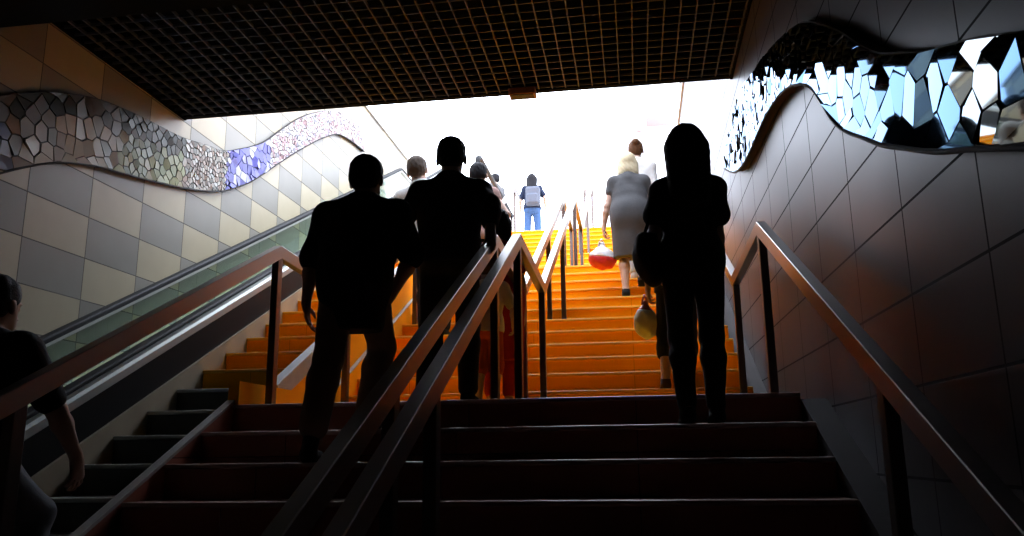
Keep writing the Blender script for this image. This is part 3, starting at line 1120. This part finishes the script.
    head_p = [E_(h((0, -0.010, 0.032)), (0.073, 0.094, 0.092), 0.02, Rh), E_(h((0, 0.028, -0.045)), (0.055, 0.066, 0.068), 0.03, Rh),
              E_(h((0, 0.070, -0.093)), (0.024, 0.020, 0.018), 0.025, Rh), C(neck + (0, 0, -0.04), h((0, -0.022, -0.055)), 0.056 * (0.88 if fem else 1), 0.050 * (0.88 if fem else 1), 0.03),
              E_(h((0, 0.076, 0.032)), (0.052, 0.016, 0.011), 0.012, Rh),
              C(h((0, 0.084, 0.018)), h((0, 0.107, -0.022)), 0.008, 0.013, 0.008), E_(h((-0.012, 0.094, -0.026)), (0.009, 0.010, 0.008), 0.006, Rh), E_(h((0.012, 0.094, -0.026)), (0.009, 0.010, 0.008), 0.006, Rh),
              E_(h((-0.032, 0.092, 0.012)), (0.015, 0.012, 0.010), 0.010, Rh, 's'), E_(h((0.032, 0.092, 0.012)), (0.015, 0.012, 0.010), 0.010, Rh, 's'),
              E_(h((-0.032, 0.075, 0.012)), (0.012, 0.012, 0.010), 0.004, Rh), E_(h((0.032, 0.075, 0.012)), (0.012, 0.012, 0.010), 0.004, Rh),
              C(h((-0.020, 0.086, -0.054)), h((0.020, 0.086, -0.054)), 0.007, None, 0.006), C(h((-0.016, 0.085, -0.064)), h((0.016, 0.085, -0.064)), 0.008, None, 0.006),
              E_(h((-0.080, -0.012, 0.0)), (0.010, 0.020, 0.034), 0.010, Rh), E_(h((0.080, -0.012, 0.0)), (0.010, 0.020, 0.034), 0.010, Rh)]

    def big(prims):
        out = []
        for p in prims:
            if p[0] == 'c':
                out.append(('c', p[1], p[2], p[3] * hs, p[4] * hs, p[5], p[6], p[7]))
            else:
                out.append(('e', p[1], p[2] * hs, p[3], p[4], p[5]))
        return out

    head_p = big(head_p)

    # ---- hands: palm, four bent fingers of their own length, thumb from the side of the palm
    def hand(i, spec):
        sh, el, wr = arms[i]
        sg = -1 if i == 0 else 1
        fa = wr - el
        fa = fa / np.linalg.norm(fa)
        d = np.array(spec[3], float) if len(spec) > 3 and spec[3] is not None else fa
        d = d / np.linalg.norm(d)
        nrm = np.array(spec[4], float) if len(spec) > 4 and spec[4] is not None else np.array((-sg, 0.15, 0.0))   # the way the palm faces
        curl = spec[5] if len(spec) > 5 else 0.55
        nrm = nrm - d * (nrm @ d)
        nrm /= np.linalg.norm(nrm)
        a = np.cross(d, nrm)
        fwd = a if a[1] * 1.0 + a[0] * -0.2 * sg > 0 else -a          # thumb side
        P = [C(wr - d * 0.02, wr + d * 0.03, 0.026 * af, 0.030 * af, 0.02, (nrm, 0.75)),
             C(wr + d * 0.030 + fwd * 0.014, wr + d * 0.078 + fwd * 0.020, 0.027 * af, 0.022 * af, 0.015, (nrm, 0.55)),
             C(wr + d * 0.030 - fwd * 0.012, wr + d * 0.074 - fwd * 0.022, 0.025 * af, 0.020 * af, 0.015, (nrm, 0.55))]
        for off, ln, st in ((0.031, 0.070, 0.088), (0.0105, 0.080, 0.092), (-0.010, 0.074, 0.089), (-0.030, 0.056, 0.082)):
            p = wr + d * st + fwd * off
            dirn = d + fwd * off * 0.8
            dirn /= np.linalg.norm(dirn)
            ang = 0.0
            P.append(C(p - dirn * 0.02, p, 0.0098, 0.0095, 0.004))
            for seg, rr in ((0.45, 0.0092), (0.31, 0.0086), (0.24, 0.0078)):
                ang += curl * (0.75 + 0.12 * (st < 0.085))
                q = p + (dirn * math.cos(ang) + nrm * math.sin(ang)) * ln * seg * 1.05
                P.append(C(p, q, rr, rr * 0.93, 0.0035))
                p = q
        tb = wr + d * 0.022 + fwd * 0.026
        td = d * 0.62 + fwd * 0.60 + nrm * (0.25 + 0.5 * curl)
        td /= np.linalg.norm(td)
        t1 = tb + td * 0.042
        td2 = td * 0.7 + d * 0.55 + nrm * 0.2 * curl - fwd * 0.15
        td2 /= np.linalg.norm(td2)
        P += [C(tb - td * 0.015, t1, 0.014, 0.0115, 0.010), C(t1, t1 + td2 * 0.030, 0.0112, 0.009, 0.004)]
        return P

    body = torso() + head_p + leg(0) + leg(1) + arm(0, upto=2.0) + arm(1, upto=2.0) + hand(0, hands[0]) + hand(1, hands[1])
    for i in (0, 1):
        an = legs[i][2]
        body.append(C(an, an + (0, 0.06, -0.045), 0.036, 0.032, 0.02))
    grow('body', sc(body), res * s if s < 0.8 else res, SKIN[skin], root)

    # ---- hair
    kind, hc = hair[:2]
    hp_ = [E_(h((0, -0.020, 0.040)), (0.083, 0.098, 0.096), 0.02, Rh)]
    hcut = []
    if kind == 'short':
        hp_ += [E_(h((0, -0.050, 0.0)), (0.073, 0.062, 0.062), 0.03, Rh), E_(h((0, -0.012, 0.070)), (0.078, 0.092, 0.068), 0.02, Rh)]
        hp_ += [E_(h((0, 0.070, -0.045)), (0.11, 0.085, 0.092), 0.012, Rh, 's'), E_(h((-0.09, 0.01, -0.03)), (0.03, 0.04, 0.05), 0.01, Rh, 's'), E_(h((0.09, 0.01, -0.03)), (0.03, 0.04, 0.05), 0.01, Rh, 's')]
    elif kind == 'long':
        hp_ += [E_(h((0, -0.022, 0.046)), (0.090, 0.100, 0.092), 0.03, Rh)]
        ln = hair[2] if len(hair) > 2 else 0.26
        b = T((0, -0.125, 1.45 - ln))
        hp_ += [C(h((-0.048, -0.04, 0.0)), b + (-0.06, 0, 0.05), 0.066, 0.048, 0.04), C(h((0.05, -0.04, 0.0)), b + (0.075, 0, 0.0), 0.068, 0.040, 0.04), C(h((0, -0.06, 0.0)), b, 0.065, 0.045, 0.04),
                C(h((-0.072, 0.0, 0.02)), h((-0.078, -0.02, -0.13)), 0.022, 0.024, 0.02), C(h((0.072, 0.0, 0.02)), h((0.078, -0.02, -0.13)), 0.022, 0.024, 0.02)]
        hp_ += [E_(h((0, 0.095, -0.035)), (0.062, 0.070, 0.095), 0.012, Rh, 's')]
    elif kind == 'bob':
        hp_ += [C(h((-0.045, -0.03, 0.0)), h((-0.055, -0.045, -0.09)), 0.055, 0.045, 0.03), C(h((0.045, -0.03, 0.0)), h((0.055, -0.045, -0.09)), 0.055, 0.045, 0.03), E_(h((0, -0.055, -0.05)), (0.08, 0.055, 0.075), 0.03, Rh)]
        hp_ += [E_(h((0, 0.095, -0.035)), (0.062, 0.072, 0.095), 0.012, Rh, 's')]
    elif kind == 'bun':
        hp_ += [E_(h((0, -0.050, 0.0)), (0.070, 0.060, 0.066), 0.03, Rh), E_(h((0, -0.115, 0.075)), (0.042, 0.040, 0.040), 0.012, Rh)]
        hp_ += [E_(h((0, 0.075, -0.045)), (0.10, 0.085, 0.092), 0.012, Rh, 's')]
    grow('hair', sc(big(hp_)), min(res, 0.007), HAIR[hc], root, wrinkle=0.002, wscale=150)

    # ---- clothes
    z = np.array((0, 0, 1.0))
    if top:
        cl, sleeve, hem = top[0], top[1], top[2]            # hem: height on the torso before leaning
        inf = top[3] if len(top) > 3 else 0.014
        P = torso(inf, 0.05)
        if sleeve > 0:
            for i in (0, 1):
                P += arm(i, inf + (0.006 if sleeve <= 1 else 0.004), sleeve)
                if len(top) > 6:                          # wide, flaring short sleeve
                    sh, el, wr = arms[i]
                    e2 = sh + (el - sh) * sleeve
                    P.append(C(sh, e2, 0.062, 0.062 + top[6], 0.02))
        ax_up = Rl @ z
        cuts = [(T((0, 0, hem)) * s, -ax_up), (T((0, -0.02, 1.475)) * s, ax_up)]
        if sleeve < 0.15:
            cuts = cuts
        sk_r, sk_k = (0.150, 0.08) if 'dress' in top else ((0.108, 0.04) if fem else (0.125, 0.05))
        if hem < 0.93:                                        # skirt of a dress or long shirt
            P += [C(PV + (-0.05, -0.01, 0.05), PV + (-0.05, 0, hem - 0.93), sk_r + inf, top[4] if len(top) > 4 else 0.13 + inf, sk_k, ((0, 1, 0), 0.9)),
                  C(PV + (0.05, -0.01, 0.05), PV + (0.05, 0, hem - 0.93), sk_r + inf, top[4] if len(top) > 4 else 0.13 + inf, sk_k, ((0, 1, 0), 0.9))]
            cuts = [(np.array((0, 0, hem)) * s + PV * s * (1, 1, 0), -z), (T((0, -0.02, 1.475)) * s, ax_up)]
        grow(top[5] if len(top) > 5 else 'shirt', sc(P), max(res, 0.009), cl, root, cuts, 0.0035, 26)
    if bottom:
        cl, upto, loose = bottom[:3]
        inf = 0.010
        P = torso(inf, 0.05)[:5] + leg(0, inf, upto, 0.03, loose) + leg(1, inf, upto, 0.03, loose)
        cuts = [(T((0, 0, 1.06)) * s, Rl @ z)]
        grow(bottom[3] if len(bottom) > 3 else 'trousers', sc(P), max(res, 0.009), cl, root, cuts, 0.0025, 30)
    # ---- shoes
    for i in (0, 1):
        an = legs[i][2]
        f = np.array(feet[i], float) / s
        P = [C(f + (0, -0.045, 0.038), f + (0.004 * (-1 if i == 0 else 1), 0.085, 0.026), 0.042, 0.040, 0.02), C(f + (0, 0.085, 0.026), f + (0.006 * (-1 if i == 0 else 1), 0.165, 0.022), 0.042, 0.034, 0.02, ((0, 0, 1), 0.75)),
             C(f + (0, -0.045, 0.05), an + (0, 0.005, 0.0), 0.042, 0.044, 0.02)]
        cuts = [(f * s, -z), (an * s + (0, 0, 0.035 * s), z)]
        grow('shoe', sc(P), max(res, 0.008), cloth(*SHOES[shoes]), root, cuts)
    root['top_joints'] = 0
    del root['top_joints']
    return root


SHOES = {'shoe_black': ('shoe_black', (0.015, 0.015, 0.016)), 'shoe_brown': ('shoe_brown', (0.06, 0.03, 0.02)), 'shoe_light': ('shoe_light', (0.4, 0.36, 0.33))}
navy = cloth('navy_check', (0.012, 0.013, 0.022))
darkshirt = cloth('dark_shirt', (0.020, 0.020, 0.028))
blacktee = cloth('black_tee', (0.010, 0.010, 0.011))
blackleg = cloth('black_leggings', (0.010, 0.010, 0.011))
khaki = cloth('khaki_trousers', (0.20, 0.14, 0.10))
darktr = cloth('dark_trousers', (0.014, 0.014, 0.018))
greydress = cloth('grey_dress', (0.085, 0.083, 0.085))
maroon = cloth('maroon_cloth', (0.32, 0.018, 0.028))
cream = cloth('cream_top', (0.80, 0.68, 0.50))
brick = cloth('red_brown_shorts', (0.50, 0.09, 0.055))
white = cloth('white_blouse', (0.75, 0.73, 0.70))
jeans = cloth('blue_jeans', (0.05, 0.10, 0.22))
darkblue = cloth('dark_blue_top', (0.012, 0.018, 0.04))
greytop = cloth('grey_top', (0.11, 0.11, 0.115))
palegrey = cloth('pale_grey_trousers', (0.35, 0.36, 0.36))
midgrey = cloth('mid_grey_trousers', (0.11, 0.115, 0.12))
pinktop = cloth('pale_pink_top', (0.42, 0.26, 0.23))

D2R = math.radians
# man with one foot a step lower, left hand hanging, right hand at his pocket
person('stocky man in a dark checked shirt and khaki trousers climbing the lower flight', (-1.455, 4.10, ground_z(3.96)), 1.605, lean=D2R(12), girth=1.24, side=D2R(1),
       feet=((-0.125, -0.16, 0.0), (0.05, 0.19, ground_z(4.3) - ground_z(4.0))), pelvis=(0.0, 0.03, 0.055), hands=((-0.30, 0.04, 0.70, (0.10, 0.05, -1), (1, 0.1, 0), 0.35), (0.185, 0.10, 0.87, (-0.5, 0.35, -0.75), (-1, 0, 0), 0.5)),
       elbow_out=((-1.0, -0.3, 0), (1.0, -0.2, 0.1)), head=(D2R(-4), D2R(3)), hair=('short', 'black'), top=(navy, 0.95, 0.71, 0.024, 0.13, 'shirt', 0.014), bottom=(khaki, 1.93, 0.030), shoes='shoe_black', res=0.0065, skin='tan', hs=1.17, shoulder_drop=(0.015, 0.015))
# man on the landing, right hand on the rail
person('man in a dark shirt on the first landing with a hand on the central handrail', (-1.10, 4.83, Z_L1), 1.67, lean=D2R(5), girth=1.10,
       feet=((-0.13, -0.02, 0.0), (0.11, 0.08, 0.0)), hands=((-0.23, 0.24, 0.98), (0.318, -0.315, 0.955, (0.05, -0.35, -0.45), (-0.1, -0.55, -1), 0.75)), elbow_out=((-1, -0.7, 0), (0.5, -0.8, 0.0)),
       head=(D2R(4), 0.0), hair=('short', 'black'), top=(darkshirt, 1.6, 0.86, 0.018), bottom=(darktr, 1.95, 0.014), res=0.0065, skin='tan', hs=1.13, shoulder_drop=(0.015, 0.03))
# woman in black
person('woman with long dark hair in black tee shirt and leggings near the tiled wall', (0.325, 4.30, ground_z(4.3)), 1.565, sex='f', girth=0.92,
       feet=((-0.075, -0.07, 0.0), (0.075, 0.02, 0.0)), hands=((-0.165, 0.16, 0.84, (0.2, 0.7, -0.7), (1, 0, 0), 0.8), (0.140, 0.11, 0.75)), elbow_out=((-0.35, -1, 0), (0.15, -1, 0)), head=(D2R(5), 0.0),
       hair=('long', 'black', 0.20), top=(blacktee, 0.50, 0.80, 0.014, 0.112, 'shirt', 0.022), bottom=(blackleg, 1.93, 0.004, 'leggings'), shoes='shoe_black', res=0.0065, skin='tan', hs=1.15, hips=1.0, shoulder_drop=(0.03, 0.03))
# children on the landing
person('small child in a cream top and red-brown shorts seen between the handrail posts', (-0.965, 5.40, Z_L1), 1.0, girth=1.0, feet=((-0.05, -0.02, 0.0), (0.05, 0.03, 0.0)),
       hands=((-0.15, 0.05, 0.50), (0.165, 0.10, 0.56)), hair=('short', 'brown'), top=(cream, 0.75, 0.86, 0.016), bottom=(brick, 1.15, 0.03, 'shorts'), shoes='shoe_brown', res=0.009, skin='pale', hs=1.3)
person('girl with dark hair and maroon dress beyond the central handrails', (-0.945, 5.80, Z_L1), 1.45, sex='f', girth=0.92, feet=((-0.06, 0.0, 0.0), (0.06, 0.04, 0.0)),
       hands=((-0.17, 0.06, 0.70), (0.17, 0.06, 0.70)), hair=('bob', 'black'), top=(maroon, 0.6, 0.42, 0.014, 0.15, 'dress'), bottom=(maroon, 1.8, 0.006), shoes='shoe_brown', res=0.009, skin='tan', hs=1.18)
# further up the middle flight
person('woman with short dark hair and bare arms ahead of the man holding the handrail', (-1.51, 7.98, ground_z(7.98)), 1.68, sex='f', feet=((-0.09, -0.04, 0.0), (0.09, 0.04, 0.0)),
       hands=((-0.20, 0.2, 0.95), (0.24, 0.16, 1.0)), hair=('short', 'black'), top=(pinktop, 0.2, 0.86, 0.014), bottom=(darktr, 1.9, 0.012), res=0.010, skin='pale', hs=1.1)
person('tall man with grey-brown hair climbing near the side handrail, mostly hidden', (-1.90, 7.62, ground_z(7.62)), 1.84, lean=D2R(2), side=D2R(-15), feet=((-0.06, 0.0, 0.0), (0.12, 0.02, 0.0)),
       hands=((-0.23, 0.20, 1.12), (0.24, 0.08, 0.85)), hair=('short', 'grey'), top=(white, 0.9, 0.84, 0.016), bottom=(darktr, 1.95, 0.014), res=0.010, skin='pale', hs=1.12)
person('blonde woman in a grey dress on the middle flight carrying a red and white bag', (0.03, 8.60, ground_z(8.6)), 1.64, sex='f', lean=D2R(12), girth=1.16, feet=((-0.08, -0.05, 0.0), (0.09, 0.16, RISE)),
       hands=((-0.31, 0.10, 0.74, (0, 0.1, -1), (1, 0.2, 0), 1.0), (0.26, 0.15, 0.80)), hair=('bob', 'blonde'), top=(greydress, 0.40, 0.46, 0.020, 0.150, 'dress'), shoes='shoe_black', res=0.008, skin='pale', hs=1.18, hips=1.05)
person('person with brown hair and white blouse just above the blonde woman', (0.13, 9.24, ground_z(9.24)), 1.68, sex='f', feet=((-0.08, 0.0, 0.0), (0.08, 0.03, 0.0)), hair=('bun', 'brown'),
       top=(white, 0.9, 0.82, 0.016), bottom=(palegrey, 1.9, 0.014), shoes='shoe_light', res=0.010, skin='pale')
person('person in dark clothes and cropped trousers hidden behind the woman in black', (0.36, 6.42, ground_z(6.42)), 1.55, sex='f', girth=0.95, feet=((-0.13, -0.04, 0.0), (0.05, 0.06, 0.0)),
       hands=((-0.225, 0.03, 0.80, (0, 0.05, -1), (1, 0.2, 0), 1.0), (0.16, 0.1, 0.78)), hair=('bob', 'black'), top=(blacktee, 0.6, 0.84, 0.016), bottom=(darktr, 1.42, 0.012), shoes='shoe_brown', res=0.009, skin='tan')
# at street level
person('woman in jeans with a grey backpack standing at the top of the stairs', (-1.97, 16.5, Z_ST), 1.64, sex='f', feet=((-0.14, 0.0, 0.0), (0.12, 0.02, 0.0)), hands=((-0.27, 0.10, 0.86), (0.27, 0.08, 0.9)),
       hair=('long', 'black', 0.16), top=(darkblue, 0.7, 0.90, 0.016), bottom=(jeans, 1.95, 0.012, 'jeans'), shoes='shoe_light', res=0.010, skin='pale')
person('man in a grey top walking along the street beyond the guard rail', (-2.76, 16.5, Z_ST), 1.70, rz=D2R(60), feet=((-0.09, 0.14, 0.0), (0.09, -0.12, 0.0)), hands=((-0.24, 0.2, 0.85), (0.24, 0.12, 0.9)),
       hair=('short', 'black'), top=(greytop, 0.9, 0.84, 0.018), bottom=(greytop, 1.95, 0.014), shoes='shoe_light', res=0.010, skin='pale')
# man on the narrow side steps
person('man in dark top at the bottom of the narrow side steps, partly out of view', (-2.58, 2.90, side_z(2.80)), 1.56, lean=D2R(8), girth=1.06, feet=((-0.11, -0.08, 0.0), (0.12, 0.26, RISE)),
       hands=((-0.27, 0.05, 0.72), (0.295, 0.27, 0.84, (0, 0.25, -1), (-1, 0.1, 0), 0.5)), elbow_out=((-0.6, -1, 0), (0.9, -0.6, 0)), hair=('short', 'black'), top=(blacktee, 0.8, 0.83, 0.022), bottom=(midgrey, 1.93, 0.014), res=0.008, skin='tan', hs=1.1)


# ---- bags
def strap(bm, pts, r):
    add_tube(bm, pts, r, 8)


handbag = cloth('black_leather_bag', (0.010, 0.010, 0.011), 0.05)
t = empty('shoulder_bag', (0.085, 4.33, ground_z(4.3) + 0.04))
tag(t, 'black shoulder bag hanging at the side of the woman in black', 'bag')
grow('bag_body', [E_((-0.005, 0, 0.86), (0.062, 0.13, 0.115), 0.03), E_((0.035, 0, 0.78), (0.06, 0.14, 0.10), 0.05), B_((0.02, 0, 0.90), (0.02, 0.09, 0.03), 0.03, 0.03)], 0.008, handbag, t, (), 0.004, 40)
bm = bmesh.new()
strap(bm, [(0.0, -0.09, 0.95), (0.035, -0.09, 1.05), (0.085, -0.07, 1.16), (0.115, -0.02, 1.215), (0.095, 0.07, 1.15), (0.03, 0.10, 1.05), (0, 0.09, 0.95)], 0.009)
bm_obj('strap', bm, handbag, t, True)


def carrier_bag(label, loc, w, d, h, m_low, m_up, band):
    """thin plastic carrier bag: swollen body, gathered neck, two handle loops meeting at loc"""
    t = empty('carrier_bag', loc)
    tag(t, label, 'bag')
    zc = -h * 0.62
    low = [E_((0, 0, zc), (w / 2, d / 2, h * 0.36), 0.03), E_((w * 0.12, 0, zc - h * 0.12), (w * 0.40, d * 0.48, h * 0.25), 0.03), C((0, 0, zc + h * 0.2), (0, 0, -h * 0.17), w * 0.26, w * 0.10, 0.03, ((0, 1, 0), 0.7))]
    zb = zc + h * band
    grow('bag_body', low, 0.006, m_low, t, [((0, 0, zb), (0.15, 0, 1))], 0.005, 60)
    o = grow('bag_top', low, 0.006, m_up, t, [((0, 0, zb + 0.001), (-0.15, 0, -1))], 0.005, 60)
    for sx in (-1, 1):
        bm = bmesh.new()
        add_tube(bm, [(sx * w * 0.12, 0.015 * sx, -h * 0.22), (sx * w * 0.08, 0.012 * sx, -h * 0.08), (0, 0.008 * sx, 0.0), (-sx * 0.004, 0, 0.01)], 0.008, 6)
        bm_obj('handle', bm, m_up, t, True)
    return t


plastic_red = mat('red_plastic', (0.62, 0.035, 0.03), 0.4, var=0.15, var_scale=20)
plastic_white = mat('white_plastic', (0.80, 0.76, 0.74), 0.4, var=0.1, var_scale=20)
plastic_pale = mat('pale_green_plastic', (0.62, 0.64, 0.55), 0.4, var=0.25, var_scale=25)
plastic_pink = mat('pink_print_plastic', (0.60, 0.16, 0.13), 0.4, var=0.3, var_scale=40)
carrier_bag('red and white plastic bag in the hand of the blonde woman', (-0.29, 8.66, 2.24), 0.29, 0.18, 0.33, plastic_red, plastic_white, 0.02)
carrier_bag('pale plastic bag with pink top hanging beside the woman in black', (0.105, 6.46, 1.20), 0.19, 0.12, 0.34, plastic_pale, plastic_pink, 0.28)

t = empty('backpack', (-1.93, 16.33, Z_ST))
tag(t, 'grey backpack worn by the woman in jeans at the top of the stairs', 'backpack')
bpm = cloth('grey_backpack', (0.10, 0.11, 0.14))
grow('pack_body', [B_((0, -0.03, 1.10), (0.10, 0.045, 0.15), 0.05, 0.02), B_((0, -0.11, 1.03), (0.075, 0.02, 0.07), 0.03, 0.02)], 0.010, bpm, t)
for sx in (-1, 1):
    bm = bmesh.new()
    add_tube(bm, [(sx * 0.09, 0.0, 1.27), (sx * 0.10, 0.10, 1.37), (sx * 0.11, 0.22, 1.30), (sx * 0.12, 0.24, 1.12), (sx * 0.13, 0.10, 0.98), (sx * 0.12, 0.0, 0.98)], 0.014, 8)
    bm_obj('shoulder_strap', bm, bpm, t, True)
# ------------------------------------------------------------------ street beyond the stairs
fac = mat('pale_render', (0.80, 0.78, 0.74), 0.8, var=0.05, var_scale=2)
frame_m = mat('window_frame_grey', (0.30, 0.30, 0.31), 0.6)
pane_m = mat('window_pane', (0.45, 0.48, 0.50), 0.1, spec=0.6)
redp = mat('red_panel', (0.42, 0.21, 0.20), 0.6, var=0.1, var_scale=3)
polem = mat('pole_grey', (0.10, 0.095, 0.09), 0.5)


def part_box(name, lo, hi, m, parent, bev=0.0):
    bm = bmesh.new()
    add_box(bm, lo, hi, bev)
    bmesh.ops.translate(bm, vec=-(parent.location if parent.parent is None else parent.parent.location), verts=bm.verts)
    return bm_obj(name, bm, m, parent)


bl = empty('apartment_building', (4.0, 34.0, Z_ST))
tag(bl, 'pale apartment building with red balcony panels across the street', 'building')
part_box('facade', (-1.2, 34.0, Z_ST), (12.0, 42.0, 22.0), fac, bl)
part_box('roof', (-1.5, 33.7, 22.0), (12.3, 42.3, 22.5), fac, bl)
part_box('drainpipe', (-0.35, 33.86, Z_ST), (-0.22, 34.0, 22.0), frame_m, bl)
for j in range(5):
    zz = Z_ST + 1.2 + j * 3.2
    for i in range(5):
        xx = 0.0 + i * 2.5
        wd = part_box('window', (xx, 33.96, zz), (xx + 1.2, 34.02, zz + 1.7), pane_m, bl)
        part_box('window_frame', (xx - 0.06, 33.93, zz + 0.80), (xx + 1.26, 33.97, zz + 0.88), frame_m, wd)
        part_box('window_sill', (xx - 0.1, 33.85, zz - 0.1), (xx + 1.3, 34.02, zz - 0.02), fac, wd)
part_box('balcony', (1.0, 33.0, 13.75), (2.0, 34.0, 14.4), redp, bl, 0.02)
part_box('red_pilaster', (0.55, 33.7, 13.5), (0.75, 34.0, 14.9), redp, bl, 0.02)


def pole(label, x, y, ztop, r, arm):
    t = empty('street_lamp', (x, y, Z_ST))
    tag(t, label, 'street lamp', 'lamp posts on the street')
    bm = bmesh.new()
    add_tube(bm, [(0, 0, 0), (0, 0, ztop - Z_ST)], r, 12, r * 0.7)
    bm_obj('pole', bm, polem, t, True)
    bm = bmesh.new()
    add_tube(bm, [(0, 0, ztop - Z_ST - 0.05), (arm * 0.1, 0, ztop - Z_ST + 0.35), (arm * 0.35, 0, ztop - Z_ST + 0.62), (arm, 0, ztop - Z_ST + 0.75)], r * 0.7, 10)
    bm_obj('arm', bm, polem, t, True)
    bm = bmesh.new()
    add_box(bm, (arm - 0.05, -0.12, ztop - Z_ST + 0.68), (arm + 0.55, 0.12, ztop - Z_ST + 0.80), 0.04)
    bm_obj('lamp_head', bm, frame_m, t)
    bm = bmesh.new()
    add_tube(bm, [(0, 0, 0), (0, 0, 0.35)], r * 1.7, 12, r * 1.3)
    bm_obj('base', bm, polem, t, True)


pole('tall thin grey lamp post on the street above the woman in black', 1.52, 20.0, 11.5, 0.055, 1.3)
pole('short dark lamp post with a curved top beside the tall thin one', 1.86, 20.0, 8.0, 0.06, 0.35)

# ------------------------------------------------------------------ light and camera
w = bpy.data.worlds.new('sky')
S.world = w
w.use_nodes = True
nt = w.node_tree
bg = nt.nodes['Background']
bg.inputs['Color'].default_value = (0.88, 0.965, 1.14, 1)     # bright overcast sky
bg.inputs['Strength'].default_value = 8.0

cam = bpy.data.cameras.new('camera')
co = bpy.data.objects.new('camera', cam)
COL.objects.link(co)
S.camera = co
r_ = Vector((0.98894644, 0.14775439, -0.01239299))
u_ = Vector((0.04447373, -0.21585738, 0.97541154))
f_ = Vector((-0.14144622, 0.96518093, 0.22004258))
co.matrix_world = Matrix(((r_.x, u_.x, -f_.x, 0), (r_.y, u_.y, -f_.y, 0), (r_.z, u_.z, -f_.z, 0), (0, 0, 0, 1)))
cam.sensor_fit = 'HORIZONTAL'
cam.sensor_width = 36.0
cam.lens = 823.184 / 1024 * 36.0
cam.clip_start = 0.05
cam.clip_end = 300

S.view_settings.view_transform = 'Standard'
S.view_settings.look = 'None'
S.view_settings.gamma = 1.0
S.view_settings.exposure = 0.0
S.view_settings.use_curve_mapping = False
S.cycles.use_denoising = True
S.cycles.max_bounces = 12
S.cycles.diffuse_bounces = 6
S.cycles.glossy_bounces = 5
S.cycles.transmission_bounces = 6
S.cycles.caustics_reflective = False
S.cycles.caustics_refractive = False
S.cycles.sample_clamp_indirect = 10
